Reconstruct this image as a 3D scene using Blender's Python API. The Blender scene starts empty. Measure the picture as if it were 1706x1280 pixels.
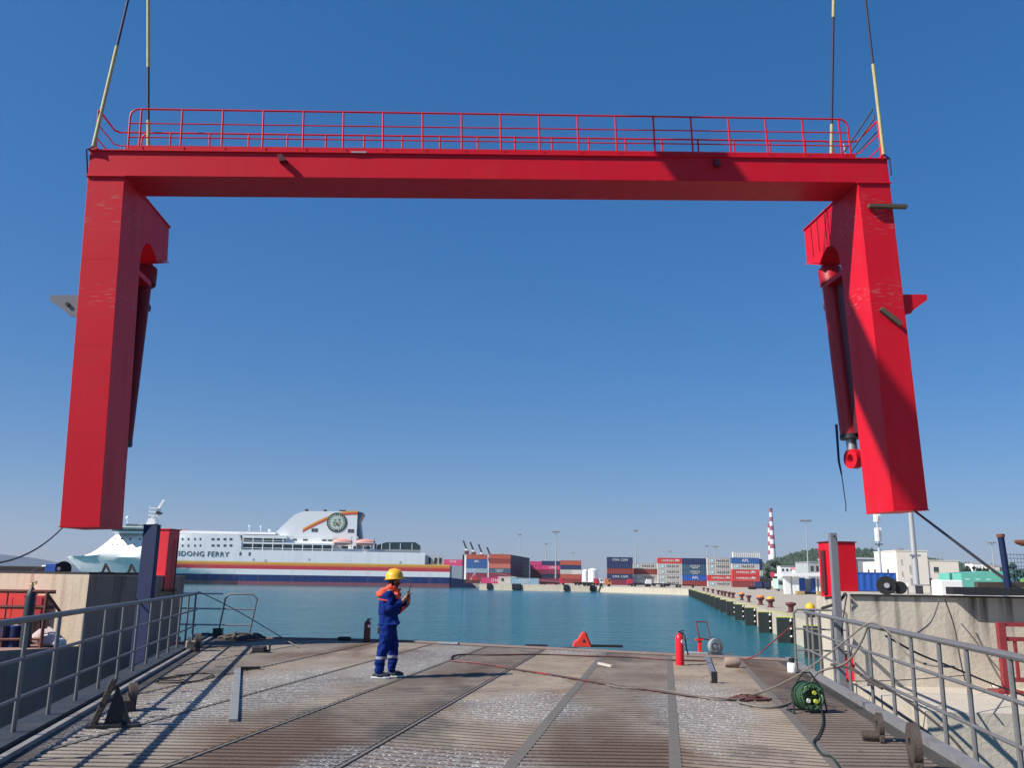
import bpy, bmesh, math, random
from mathutils import Vector, Matrix, Euler
R = math.radians
random.seed(7)
S = bpy.context.scene
C = bpy.context.scene.collection

# ------------------------------------------------------------------ camera
FPX = 1450.0; TH = math.atan(323/1450.0); ROLL = .015
EYE = Vector((0, 0, 4.7))
FW = Vector((0, math.cos(TH), math.sin(TH)))
_r0 = Vector((1, 0, 0)); _u0 = Vector((0, -math.sin(TH), math.cos(TH)))
RT = _r0*math.cos(ROLL)+_u0*math.sin(ROLL); UP = _u0*math.cos(ROLL)-_r0*math.sin(ROLL)
cam = bpy.data.cameras.new('camera'); camo = bpy.data.objects.new('camera', cam); C.objects.link(camo)
cam.sensor_width = 36; cam.lens = 36*FPX/1706; cam.clip_start = .1; cam.clip_end = 30000
m = Matrix((RT, UP, -FW)).transposed().to_4x4(); m.translation = EYE
camo.matrix_world = m; S.camera = camo

def ray(x, y): return FW + RT*((x-853)/FPX) - UP*((y-640)/FPX)
def on(x, y, z):                       # world point of a photo measurement on the level z
    d = ray(x, y); return EYE + d*((z-EYE.z)/d.z)
def at(x, y, Y):                       # world point of a photo measurement at distance Y
    d = ray(x, y); return EYE + d*(Y/d.y)

# ------------------------------------------------------------------ light
SX, SY = 1.12, .52                     # shadow shift per metre of height
SUNDIR = Vector((-SX, -SY, 1)).normalized()
w = bpy.data.worlds.new("World"); S.world = w; w.use_nodes = True
nt = w.node_tree; bg = nt.nodes['Background']
sky = nt.nodes.new('ShaderNodeTexSky'); sky.sky_type = 'NISHITA'; sky.sun_disc = False
sky.sun_elevation = math.asin(SUNDIR.z); sky.sun_rotation = math.atan2(SUNDIR.x, SUNDIR.y)
sky.air_density = 1.0; sky.dust_density = .4; sky.ozone_density = 6
hs = nt.nodes.new('ShaderNodeHueSaturation'); hs.inputs['Saturation'].default_value = 1.45; hs.inputs['Hue'].default_value = .50
gm_ = nt.nodes.new('ShaderNodeGamma'); gm_.inputs['Gamma'].default_value = .58
sc_ = nt.nodes.new('ShaderNodeVectorMath'); sc_.operation = 'MULTIPLY'; sc_.inputs[1].default_value = (.088, .0955, .125)
nt.links.new(sky.outputs[0], sc_.inputs[0]); nt.links.new(sc_.outputs[0], gm_.inputs['Color']); nt.links.new(gm_.outputs[0], hs.inputs['Color']); nt.links.new(hs.outputs[0], bg.inputs[0]); bg.inputs[1].default_value = .54
sl = bpy.data.lights.new('sun', 'SUN'); sl.energy = 5.0; sl.angle = R(.5); sl.color = (1, .95, .87)
so = bpy.data.objects.new('sun', sl); C.objects.link(so); so.location = (-60, -30, 60)
so.rotation_euler = (-SUNDIR).to_track_quat('-Z', 'Y').to_euler()
S.view_settings.view_transform = 'Standard'; S.view_settings.look = 'None'
S.view_settings.exposure = 0.4; S.view_settings.gamma = 1

# ------------------------------------------------------------------ helpers
class MB:
    def __init__(s): s.v = []; s.f = []
    def add(s, vs, fs):
        o = len(s.v); s.v += [tuple(v) for v in vs]; s.f += [tuple(i+o for i in f) for f in fs]; return s
    def box(s, x0, x1, y0, y1, z0, z1, M=None):
        vs = [Vector((x, y, z)) for z in (z0, z1) for x, y in ((x0, y0), (x1, y0), (x1, y1), (x0, y1))]
        if M is not None: vs = [M @ v for v in vs]
        return s.add(vs, [(3, 2, 1, 0), (4, 5, 6, 7), (0, 1, 5, 4), (1, 2, 6, 5), (2, 3, 7, 6), (3, 0, 4, 7)])
    def beam(s, p, q, w_, h_, upv=(0, 0, 1)):
        p = Vector(p); q = Vector(q); d = (q-p).normalized(); u = Vector(upv)
        a = d.cross(u)
        if a.length < 1e-4: a = d.cross(Vector((0, 1, 0)))
        a.normalize(); b = a.cross(d)
        vs = [c+a*i*w_/2+b*j*h_/2 for c in (p, q) for i, j in ((-1, -1), (1, -1), (1, 1), (-1, 1))]
        return s.add(vs, [(3, 2, 1, 0), (4, 5, 6, 7), (0, 1, 5, 4), (1, 2, 6, 5), (2, 3, 7, 6), (3, 0, 4, 7)])
    def tube(s, pts, r, n=8, cap=True):
        pts = [Vector(p) for p in pts]; rr = r if isinstance(r, (list, tuple)) else [r]*len(pts)
        prev = None; rings = []
        for i, p in enumerate(pts):
            if i == 0: d = pts[1]-p
            elif i == len(pts)-1: d = p-pts[i-1]
            else: d = (pts[i+1]-p).normalized()+(p-pts[i-1]).normalized()
            d.normalize()
            if prev is None:
                a = d.cross(Vector((0, 0, 1)))
                if a.length < 1e-3: a = d.cross(Vector((0, 1, 0)))
            else: a = prev-d*prev.dot(d)
            a.normalize(); prev = a; b = d.cross(a)
            rings.append([p+(a*math.cos(t)+b*math.sin(t))*rr[i] for t in [2*math.pi*k/n for k in range(n)]])
        vs = [v for g in rings for v in g]; fs = []
        for i in range(len(pts)-1):
            for k in range(n):
                k2 = (k+1) % n; fs.append((i*n+k, i*n+k2, (i+1)*n+k2, (i+1)*n+k))
        if cap: fs += [tuple(range(n))[::-1], tuple(range((len(pts)-1)*n, len(pts)*n))]
        return s.add(vs, fs)
    def lathe(s, prof, n=16, M=None):   # prof [(r,z)]
        vs = []; fs = []
        for r, z in prof:
            for k in range(n):
                t = 2*math.pi*k/n; v = Vector((r*math.cos(t), r*math.sin(t), z)); vs.append(M @ v if M is not None else v)
        for i in range(len(prof)-1):
            for k in range(n):
                k2 = (k+1) % n; fs.append((i*n+k, i*n+k2, (i+1)*n+k2, (i+1)*n+k))
        fs += [tuple(range(n))[::-1], tuple(range((len(prof)-1)*n, len(prof)*n))]
        return s.add(vs, fs)
    def sphere(s, c, rx, ry=None, rz=None, n=12, m_=8, M=None):
        ry = ry or rx; rz = rz or rx; c = Vector(c); vs = []; fs = []
        for j in range(m_+1):
            ph = math.pi*j/m_
            for k in range(n):
                t = 2*math.pi*k/n
                v = Vector((rx*math.sin(ph)*math.cos(t), ry*math.sin(ph)*math.sin(t), -rz*math.cos(ph)))+c
                vs.append(M @ v if M is not None else v)
        for j in range(m_):
            for k in range(n):
                k2 = (k+1) % n; fs.append((j*n+k, j*n+k2, (j+1)*n+k2, (j+1)*n+k))
        return s.add(vs, fs)
    def prism(s, poly, h0, h1, axis='z', M=None):   # extrude 2d polygon between h0 and h1
        n = len(poly)
        def mk(a, b, h):
            v = {'z': Vector((a, b, h)), 'x': Vector((h, a, b)), 'y': Vector((a, h, b))}[axis]
            return M @ v if M is not None else v
        vs = [mk(a, b, h0) for a, b in poly]+[mk(a, b, h1) for a, b in poly]
        fs = [tuple(range(n))[::-1], tuple(range(n, 2*n))]+[(i, (i+1) % n, (i+1) % n+n, i+n) for i in range(n)]
        return s.add(vs, fs)
    def disc(s, c, nrm, r, t, n=20, hole=0):
        nrm = Vector(nrm).normalized(); c = Vector(c); q = nrm.to_track_quat('Z', 'Y').to_matrix().to_4x4(); q.translation = c
        if not hole: return s.lathe([(r, -t/2), (r, t/2)], n, q)
        pr = [(hole, -t/2), (r, -t/2), (r, t/2), (hole, t/2)]; vs = []; fs = []
        for rr, z in pr:
            for k in range(n):
                a = 2*math.pi*k/n; vs.append(q @ Vector((rr*math.cos(a), rr*math.sin(a), z)))
        for i in range(4):
            for k in range(n):
                k2 = (k+1) % n; j = (i+1) % 4; fs.append((i*n+k, i*n+k2, j*n+k2, j*n+k))
        return s.add(vs, fs)
    def mesh(s, name):
        me = bpy.data.meshes.new(name); me.from_pydata(s.v, [], s.f)
        bm = bmesh.new(); bm.from_mesh(me); bmesh.ops.recalc_face_normals(bm, faces=bm.faces); bm.to_mesh(me); bm.free()
        return me
    def build(s, name, mat, parent=None, smooth=False, bevel=0, label=None, recalc=True):
        if recalc: me = s.mesh(name)
        else: me = bpy.data.meshes.new(name); me.from_pydata(s.v, [], s.f)
        if mat: me.materials.append(mat)
        o = bpy.data.objects.new(name, me); C.objects.link(o)
        if parent: o.parent = parent
        if smooth:
            me.polygons.foreach_set('use_smooth', [True]*len(me.polygons))
            try: me.set_sharp_from_angle(angle=R(38))
            except Exception: pass
        if bevel:
            b = o.modifiers.new('bevel', 'BEVEL'); b.width = bevel; b.segments = 2; b.limit_method = 'ANGLE'
        if label: o['label'] = label
        return o

def tag(o, label=None, cat=None, group=None, kind=None):
    if label: o['label'] = label
    if cat: o['category'] = cat
    if group: o['group'] = group
    if kind: o['kind'] = kind
    return o
def thing(name, loc, label, cat, group=None, rz=0, rot=None):
    o = bpy.data.objects.new(name, None); C.objects.link(o); o.location = loc
    o.rotation_euler = rot if rot else (0, 0, rz); o.empty_display_size = .3
    return tag(o, label, cat, group)
def copy_thing(root, loc, rz=None):
    r = root.copy(); C.objects.link(r); r.location = loc
    if rz is not None: r.rotation_euler = (0, 0, rz)
    for ch in [o for o in root.children]:
        c = ch.copy(); C.objects.link(c); c.parent = r
        for g in ch.children:
            d = g.copy(); C.objects.link(d); d.parent = c
    return r
def ordn(i):
    return ['first', 'second', 'third', 'fourth', 'fifth', 'sixth', 'seventh', 'eighth', 'ninth', 'tenth', 'eleventh', 'twelfth', 'thirteenth', 'fourteenth', 'fifteenth', 'sixteenth', 'seventeenth', 'eighteenth', 'nineteenth', 'twentieth', 'twenty-first', 'twenty-second'][i]

# ------------------------------------------------------------------ materials
_mats = {}
def mat(name, col, rough=.6, metal=0, var=.15, vscale=3, bump=0, bscale=20, dirt=None, dscale=1.5, damt=.5, stretch=None, spec=.5, coat=0):
    if name in _mats: return _mats[name]
    M = bpy.data.materials.new(name); _mats[name] = M; M.use_nodes = True; M.diffuse_color = (*col, 1)
    n = M.node_tree.nodes; l = M.node_tree.links; b = n['Principled BSDF']
    b.inputs['Roughness'].default_value = rough; b.inputs['Metallic'].default_value = metal
    b.inputs['Specular IOR Level'].default_value = spec; b.inputs['Coat Weight'].default_value = coat
    tc = n.new('ShaderNodeTexCoord'); mp = n.new('ShaderNodeMapping'); l.new(tc.outputs['Object'], mp.inputs[0])
    if stretch: mp.inputs['Scale'].default_value = stretch
    no = n.new('ShaderNodeTexNoise'); no.inputs['Scale'].default_value = vscale; no.inputs['Detail'].default_value = 5; no.inputs['Roughness'].default_value = .6
    l.new(mp.outputs[0], no.inputs['Vector'])
    mx = n.new('ShaderNodeMix'); mx.data_type = 'RGBA'; mx.inputs[6].default_value = (*[c*(1-var) for c in col], 1); mx.inputs[7].default_value = (*[min(1, c*(1+var)) for c in col], 1)
    l.new(no.outputs[0], mx.inputs[0]); out = mx.outputs[2]
    if dirt:
        n2 = n.new('ShaderNodeTexNoise'); n2.inputs['Scale'].default_value = dscale; n2.inputs['Detail'].default_value = 8; n2.inputs['Roughness'].default_value = .65
        l.new(mp.outputs[0], n2.inputs['Vector'])
        rp = n.new('ShaderNodeValToRGB'); rp.color_ramp.elements[0].position = .5; rp.color_ramp.elements[1].position = .72; rp.color_ramp.elements[1].color = (damt, damt, damt, 1)
        l.new(n2.outputs[0], rp.inputs[0])
        m2 = n.new('ShaderNodeMix'); m2.data_type = 'RGBA'; l.new(rp.outputs[0], m2.inputs[0]); l.new(out, m2.inputs[6]); m2.inputs[7].default_value = (*dirt, 1); out = m2.outputs[2]
    l.new(out, b.inputs['Base Color'])
    if bump:
        n3 = n.new('ShaderNodeTexNoise'); n3.inputs['Scale'].default_value = bscale; n3.inputs['Detail'].default_value = 6
        l.new(mp.outputs[0], n3.inputs['Vector'])
        bp = n.new('ShaderNodeBump'); bp.inputs['Strength'].default_value = bump; bp.inputs['Distance'].default_value = .02
        l.new(n3.outputs[0], bp.inputs['Height']); l.new(bp.outputs[0], b.inputs['Normal'])
    return M

RED = mat('red_paint', (.62, .006, .02), .5, 0, .1, .8, .05, 6, dirt=(.5, .03, .03), dscale=1.1, damt=.35, spec=.25)
def fade_red(M):
    n = M.node_tree.nodes; l = M.node_tree.links; b = n['Principled BSDF']; src = b.inputs['Base Color'].links[0].from_socket
    tc = n.new('ShaderNodeTexCoord'); mp = n.new('ShaderNodeMapping'); mp.inputs['Scale'].default_value = (2.6, 2.6, .22); l.new(tc.outputs['Object'], mp.inputs[0])
    no = n.new('ShaderNodeTexNoise'); no.inputs['Scale'].default_value = 1; no.inputs['Detail'].default_value = 8; no.inputs['Roughness'].default_value = .62; l.new(mp.outputs[0], no.inputs['Vector'])
    for lo, hi, amt, col in ((.55, .75, .35, (.36, .008, .02)), (.46, .25, .22, (.72, .05, .07))):
        r = n.new('ShaderNodeMapRange'); r.inputs[1].default_value = lo; r.inputs[2].default_value = hi; r.inputs[4].default_value = amt; l.new(no.outputs[0], r.inputs[0])
        mx = n.new('ShaderNodeMix'); mx.data_type = 'RGBA'; l.new(r.outputs[0], mx.inputs[0]); l.new(src, mx.inputs[6]); mx.inputs[7].default_value = (*col, 1); src = mx.outputs[2]
    l.new(src, b.inputs['Base Color'])
    rn = n.new('ShaderNodeMapRange'); rn.inputs[3].default_value = .38; rn.inputs[4].default_value = .62; l.new(no.outputs[0], rn.inputs[0]); l.new(rn.outputs[0], b.inputs['Roughness'])
fade_red(RED)
REDSC = RED
def red_scuffed():
    M = RED.copy(); M.name = 'red_paint_scuffed'; n = M.node_tree.nodes; l = M.node_tree.links; b = n['Principled BSDF']
    src = b.inputs['Base Color'].links[0].from_socket
    tc = n.new('ShaderNodeTexCoord'); sp = n.new('ShaderNodeSeparateXYZ'); l.new(tc.outputs['Object'], sp.inputs[0])
    mp = n.new('ShaderNodeMapping'); mp.inputs['Scale'].default_value = (1.3, 1.3, 9); l.new(tc.outputs['Object'], mp.inputs[0])
    no = n.new('ShaderNodeTexNoise'); no.inputs['Scale'].default_value = 2.2; no.inputs['Detail'].default_value = 6; l.new(mp.outputs[0], no.inputs['Vector'])
    rp = n.new('ShaderNodeValToRGB'); rp.color_ramp.elements[0].position = .55; rp.color_ramp.elements[1].position = .7; l.new(no.outputs[0], rp.inputs[0])
    acc = None
    for zc, hw in ((-1.6, .75), (-3.9, .5)):
        a = n.new('ShaderNodeMath'); a.operation = 'SUBTRACT'; l.new(sp.outputs[2], a.inputs[0]); a.inputs[1].default_value = zc
        c = n.new('ShaderNodeMath'); c.operation = 'ABSOLUTE'; l.new(a.outputs[0], c.inputs[0])
        mr = n.new('ShaderNodeMapRange'); mr.inputs[1].default_value = 0; mr.inputs[2].default_value = hw; mr.inputs[3].default_value = 1; mr.inputs[4].default_value = 0; l.new(c.outputs[0], mr.inputs[0])
        if acc is None: acc = mr.outputs[0]
        else:
            ad = n.new('ShaderNodeMath'); ad.operation = 'MAXIMUM'; l.new(acc, ad.inputs[0]); l.new(mr.outputs[0], ad.inputs[1]); acc = ad.outputs[0]
    mu = n.new('ShaderNodeMath'); mu.operation = 'MULTIPLY'; l.new(acc, mu.inputs[0]); l.new(rp.outputs[0], mu.inputs[1])
    m2 = n.new('ShaderNodeMath'); m2.operation = 'MULTIPLY'; l.new(mu.outputs[0], m2.inputs[0]); m2.inputs[1].default_value = .7
    mx = n.new('ShaderNodeMix'); mx.data_type = 'RGBA'; l.new(m2.outputs[0], mx.inputs[0]); l.new(src, mx.inputs[6]); mx.inputs[7].default_value = (.42, .24, .2, 1)
    l.new(mx.outputs[2], b.inputs['Base Color']); return M
REDSC = red_scuffed()
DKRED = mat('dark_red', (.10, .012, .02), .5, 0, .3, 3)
STEEL = mat('steel', (.34, .34, .35), .45, .6, .2, 4, .1, 30)
GALV = mat('galvanised', (.42, .43, .44), .5, .3, .15, 6, .1, 40, dirt=(.2, .15, .1), dscale=5, damt=.4)
GREYP = mat('grey_paint', (.17, .18, .20), .5, 0, .12, 4, .05, 30, dirt=(.2, .12, .07), dscale=4, damt=.5)
RAILM = mat('rail_paint', (.155, .155, .16), .5, .1, .25, 5, .1, 40, dirt=(.10, .07, .045), dscale=5, damt=.7)
NAVY = mat('navy_paint', (.012, .022, .07), .6, 0, .2, 3, .05, 10, spec=.2)
BLACK = mat('black_rubber', (.012, .012, .014), .7, 0, .3, 4, .2, 20)
DARK = mat('dark_metal', (.03, .03, .032), .55, .3, .3, 6, .2, 30)
WHITE = mat('white_paint', (.85, .85, .83), .4, 0, .04, 2)
YEL = mat('yellow_paint', (.75, .42, .02), .45, 0, .15, 6, .05, 20)
ORANGE = mat('orange_paint', (.75, .2, .04), .5, 0, .15, 6)
WOOD = mat('wood', (.09, .065, .045), .8, 0, .4, 14, .3, 40, stretch=(1, 1, 6))
RUST = mat('rust', (.16, .055, .03), .8, 0, .4, 9, .4, 40)
BRN = mat('brown_iron', (.075, .058, .048), .75, .2, .35, 9, .4, 40)
BROWNP = mat('brown_paint', (.16, .045, .03), .6, 0, .3, 6, .2, 20)
ROPE = mat('rope', (.17, .15, .13), .85, 0, .4, 30, .5, 60)
ROPED = mat('dark_rope', (.035, .03, .03), .85, 0, .4, 20, .5, 60)
HOSE = mat('hose', (.06, .03, .03), .6, 0, .5, 2.2, dirt=(.4, .03, .03), dscale=1.2, damt=.9)
SLY = mat('sling_yellow', (.42, .38, .18), .7, 0, .35, 14, .4, 30, stretch=(1, 1, .5))
SLD = mat('sling_dark', (.02, .025, .07), .7, 0, .3, 10, .3, 30)
GLASS = mat('dark_glass', (.05, .06, .07), .15, 0, .2, 2)
LEAF = mat('foliage', (.045, .075, .03), .8, 0, .55, .6)
LEAFD = mat('foliage_dark', (.03, .055, .03), .85, 0, .5, .4)
BARK = mat('bark', (.08, .06, .04), .9)
BLUEP = mat('blue_paint', (.02, .09, .38), .45, 0, .15, 3)
GREENP = mat('green_paint', (.03, .09, .045), .4, 0, .3, 12)
AQUA = mat('aqua_paint', (.13, .46, .36), .5, 0, .12, .5)

def concrete(name, col, streak=.5, top=4.5, depth=1.2, rust=False):
    M = bpy.data.materials.new(name); M.use_nodes = True; n = M.node_tree.nodes; l = M.node_tree.links; b = n['Principled BSDF']
    b.inputs['Roughness'].default_value = .85
    tc = n.new('ShaderNodeTexCoord'); geo = n.new('ShaderNodeNewGeometry')
    no = n.new('ShaderNodeTexNoise'); no.inputs['Scale'].default_value = 1.1; no.inputs['Detail'].default_value = 9; no.inputs['Roughness'].default_value = .65; l.new(tc.outputs['Object'], no.inputs['Vector'])
    mx = n.new('ShaderNodeMix'); mx.data_type = 'RGBA'; mx.inputs[6].default_value = (*[c*.8 for c in col], 1); mx.inputs[7].default_value = (*[c*1.18 for c in col], 1); l.new(no.outputs[0], mx.inputs[0])
    mp = n.new('ShaderNodeMapping'); mp.inputs['Scale'].default_value = (4.5, 4.5, .35); l.new(tc.outputs['Object'], mp.inputs[0])
    n2 = n.new('ShaderNodeTexNoise'); n2.inputs['Scale'].default_value = 1; n2.inputs['Detail'].default_value = 6; l.new(mp.outputs[0], n2.inputs['Vector'])
    rp = n.new('ShaderNodeValToRGB'); rp.color_ramp.elements[0].position = .5; rp.color_ramp.elements[1].position = .68; l.new(n2.outputs[0], rp.inputs[0])
    sp = n.new('ShaderNodeSeparateXYZ'); l.new(tc.outputs['Object'], sp.inputs[0])
    n4 = n.new('ShaderNodeTexNoise'); n4.inputs['Scale'].default_value = .8; n4.inputs['Detail'].default_value = 3; l.new(tc.outputs['Object'], n4.inputs['Vector'])
    ad = n.new('ShaderNodeMath'); ad.operation = 'MULTIPLY_ADD'; l.new(n4.outputs[0], ad.inputs[0]); ad.inputs[1].default_value = 1.2; l.new(sp.outputs[2], ad.inputs[2])
    mr = n.new('ShaderNodeMapRange'); mr.inputs[1].default_value = top-depth+.6; mr.inputs[2].default_value = top+.6; mr.inputs[3].default_value = .12; mr.inputs[4].default_value = 1; l.new(ad.outputs[0], mr.inputs[0])
    mu = n.new('ShaderNodeMath'); mu.operation = 'MULTIPLY'; l.new(rp.outputs[0], mu.inputs[0]); l.new(mr.outputs[0], mu.inputs[1])
    m1 = n.new('ShaderNodeMath'); m1.operation = 'MULTIPLY'; l.new(mu.outputs[0], m1.inputs[0]); m1.inputs[1].default_value = streak
    m2 = n.new('ShaderNodeMix'); m2.data_type = 'RGBA'; l.new(m1.outputs[0], m2.inputs[0]); l.new(mx.outputs[2], m2.inputs[6]); m2.inputs[7].default_value = (.26, .13, .075, 1) if rust else (.06, .055, .045, 1)
    out = m2.outputs[2]
    l.new(out, b.inputs['Base Color'])
    n3 = n.new('ShaderNodeTexNoise'); n3.inputs['Scale'].default_value = 14; n3.inputs['Detail'].default_value = 8; l.new(tc.outputs['Object'], n3.inputs['Vector'])
    bp = n.new('ShaderNodeBump'); bp.inputs['Strength'].default_value = .35; bp.inputs['Distance'].default_value = .03; l.new(n3.outputs[0], bp.inputs['Height']); l.new(bp.outputs[0], b.inputs['Normal'])
    return M
CONR = concrete('concrete_right', (.52, .46, .37), .95, 4.5, 1.3)
CONL = concrete('concrete_left', (.50, .41, .31), .55, 4.6, 2.2, True)
CONQ = concrete('concrete_quay', (.52, .46, .36), .45, 2.1, 2.5)

# ------------------------------------------------------------------ water
def make_water():
    M = bpy.data.materials.new('sea_water'); M.use_nodes = True; n = M.node_tree.nodes; l = M.node_tree.links; b = n['Principled BSDF']
    b.inputs['Base Color'].default_value = (.018, .085, .12, 1); b.inputs['Roughness'].default_value = .16; b.inputs['IOR'].default_value = 1.33; b.inputs['Specular IOR Level'].default_value = .38
    tc = n.new('ShaderNodeTexCoord')
    h = None
    for sc, stx, amp in ((.35, .45, 1.0), (1.6, .5, .5), (5.5, .7, .16)):
        mp = n.new('ShaderNodeMapping'); mp.inputs['Scale'].default_value = (sc*stx, sc, 1); mp.inputs['Rotation'].default_value = (0, 0, R(8)); l.new(tc.outputs['Object'], mp.inputs[0])
        no = n.new('ShaderNodeTexNoise'); no.inputs['Scale'].default_value = 1; no.inputs['Detail'].default_value = 4; no.inputs['Distortion'].default_value = .4; l.new(mp.outputs[0], no.inputs['Vector'])
        mu = n.new('ShaderNodeMath'); mu.operation = 'MULTIPLY'; mu.inputs[1].default_value = amp; l.new(no.outputs[0], mu.inputs[0])
        if h is None: h = mu.outputs[0]
        else:
            ad = n.new('ShaderNodeMath'); l.new(h, ad.inputs[0]); l.new(mu.outputs[0], ad.inputs[1]); h = ad.outputs[0]
    bp = n.new('ShaderNodeBump'); sy = n.new('ShaderNodeSeparateXYZ'); l.new(tc.outputs['Object'], sy.inputs[0]); cr = n.new('ShaderNodeMapRange'); cr.inputs[1].default_value = 130; cr.inputs[2].default_value = 300; cr.inputs[3].default_value = 1; cr.inputs[4].default_value = .22; l.new(sy.outputs[1], cr.inputs[0]); l.new(cr.outputs[0], bp.inputs['Strength']); bp.inputs['Distance'].default_value = .8; l.new(h, bp.inputs['Height']); l.new(bp.outputs[0], b.inputs['Normal'])
    # broad darker and lighter streaks of current and silt
    mp = n.new('ShaderNodeMapping'); mp.inputs['Scale'].default_value = (.006, .035, 1); l.new(tc.outputs['Object'], mp.inputs[0])
    no = n.new('ShaderNodeTexNoise'); no.inputs['Detail'].default_value = 5; no.inputs['Scale'].default_value = 1; l.new(mp.outputs[0], no.inputs['Vector'])
    mx = n.new('ShaderNodeMix'); mx.data_type = 'RGBA'; l.new(no.outputs[0], mx.inputs[0]); mx.inputs[6].default_value = (.003, .07, .098, 1); mx.inputs[7].default_value = (.022, .17, .19, 1); l.new(mx.outputs[2], b.inputs['Base Color'])
    return M
WATER = make_water()
o = MB().add([(-6200, -60, 0), (6200, -60, 0), (6200, 6900, 0), (-6200, 6900, 0)], [(0, 1, 2, 3)]).build('water', WATER); tag(o, kind='structure')

# ------------------------------------------------------------------ ramp deck
DZ = 2.97
def lx(y): return -4.75-.2123*(y-8.75)
def rx(y): return 4.43+.161*(y-9.08)
far = [(rx(20.55), 20.55), (3.35, 21.75), (-3.2, 24.75), (lx(25.05), 25.05)]
deck_poly = [(lx(-4), -4), (rx(-4), -4)]+far
def deckmat(name, bar):
    M = bpy.data.materials.new(name); M.use_nodes = True; n = M.node_tree.nodes; l = M.node_tree.links; b = n['Principled BSDF']
    tc = n.new('ShaderNodeTexCoord'); oi = n.new('ShaderNodeObjectInfo')
    k = 1.0 if bar else .2
    def noise(sc, det=6, stretch=None, rough=.6):
        no = n.new('ShaderNodeTexNoise'); no.inputs['Scale'].default_value = sc; no.inputs['Detail'].default_value = det; no.inputs['Roughness'].default_value = rough
        if stretch:
            mp = n.new('ShaderNodeMapping'); mp.inputs['Scale'].default_value = stretch; mp.inputs['Rotation'].default_value = (0, 0, R(-10)); l.new(tc.outputs['Object'], mp.inputs[0]); l.new(mp.outputs[0], no.inputs['Vector'])
        else: l.new(tc.outputs['Object'], no.inputs['Vector'])
        return no.outputs[0]
    def ramp(src, a, bb):
        r = n.new('ShaderNodeMapRange'); r.inputs[1].default_value = a; r.inputs[2].default_value = bb; l.new(src, r.inputs[0]); return r.outputs[0]
    def mixc(f, a, bcol):
        x = n.new('ShaderNodeMix'); x.data_type = 'RGBA'; l.new(f, x.inputs[0])
        for i, c in ((6, a), (7, bcol)):
            if isinstance(c, tuple): x.inputs[i].default_value = (*[v*k for v in c], 1)
            else: l.new(c, x.inputs[i])
        return x.outputs[2]
    base = mixc(ramp(noise(.9, 7), .35, .65), (.20, .165, .135), (.30, .255, .21))
    base = mixc(ramp(noise(.35, 4, (1, .5, 1)), .5, .62), base, (.14, .09, .06))
    base = mixc(ramp(noise(.5, 5, (1, .6, 1)), .56, .66), base, (.115, .10, .09))
    base = mixc(ramp(noise(9, 5), .6, .75), base, (.07, .05, .04))
    # panel tint
    tint = n.new('ShaderNodeMix'); tint.data_type = 'RGBA'; tint.blend_type = 'MULTIPLY'; tint.inputs[0].default_value = 1; l.new(base, tint.inputs[6]); l.new(oi.outputs['Color'], tint.inputs[7])
    out = tint.outputs[2]
    # scattered pale grit
    vo = n.new('ShaderNodeTexNoise'); vo.inputs['Scale'].default_value = 75; vo.inputs['Detail'].default_value = 3
    mpv = n.new('ShaderNodeMapping'); mpv.inputs['Scale'].default_value = (.45, 1, 1); l.new(tc.outputs['Object'], mpv.inputs[0]); l.new(mpv.outputs[0], vo.inputs['Vector'])
    grit = ramp(vo.outputs[0], .56, .63)
    sep = n.new('ShaderNodeSeparateXYZ'); l.new(tc.outputs['Object'], sep.inputs[0])
    patches = None
    mpw = n.new('ShaderNodeMapping'); l.new(tc.outputs['Object'], mpw.inputs[0])
    wob = noise(1.3, 4)
    for (cx, cy, rx_, ry_, ang) in ((.2, 12.7, 1.0, 1.7, -10), (-2.0, 19.0, .85, 5.0, -10), (-4.0, 13.4, 1.3, 4.5, -10), (1.6, 21.9, .7, 1.0, -10), (2.75, 13.0, .8, 3.6, -10), (-.9, 8.2, 1.3, 1.8, -10)):
        mp = n.new('ShaderNodeMapping'); mp.vector_type = 'TEXTURE'; mp.inputs['Location'].default_value = (cx, cy, 0); mp.inputs['Rotation'].default_value = (0, 0, R(ang)); mp.inputs['Scale'].default_value = (rx_, ry_, 1e3); l.new(tc.outputs['Object'], mp.inputs[0])
        ln = n.new('ShaderNodeVectorMath'); ln.operation = 'LENGTH'; l.new(mp.outputs[0], ln.inputs[0])
        a = n.new('ShaderNodeMath'); a.operation = 'MULTIPLY_ADD'; l.new(wob, a.inputs[0]); a.inputs[1].default_value = 1.0; l.new(ln.outputs['Value'], a.inputs[2])
        mr = n.new('ShaderNodeMapRange'); mr.inputs[1].default_value = 1.15; mr.inputs[2].default_value = 1.6; mr.inputs[3].default_value = 1; mr.inputs[4].default_value = 0; l.new(a.outputs[0], mr.inputs[0])
        if patches is None: patches = mr.outputs[0]
        else:
            mm = n.new('ShaderNodeMath'); mm.operation = 'MAXIMUM'; l.new(patches, mm.inputs[0]); l.new(mr.outputs[0], mm.inputs[1]); patches = mm.outputs[0]
    pal = n.new('ShaderNodeMix'); pal.data_type = 'RGBA'
    f2 = n.new('ShaderNodeMath'); f2.operation = 'MULTIPLY'; l.new(patches, f2.inputs[0]); f2.inputs[1].default_value = .3
    l.new(f2.outputs[0], pal.inputs[0]); l.new(out, pal.inputs[6]); pal.inputs[7].default_value = (.28*k, .265*k, .24*k, 1); out = pal.outputs[2]
    pm = n.new('ShaderNodeMath'); pm.operation = 'MULTIPLY_ADD'; l.new(patches, pm.inputs[0]); pm.inputs[1].default_value = .72; pm.inputs[2].default_value = .05
    gm = n.new('ShaderNodeMath'); gm.operation = 'MULTIPLY'; l.new(pm.outputs[0], gm.inputs[0]); l.new(grit, gm.inputs[1])
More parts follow.
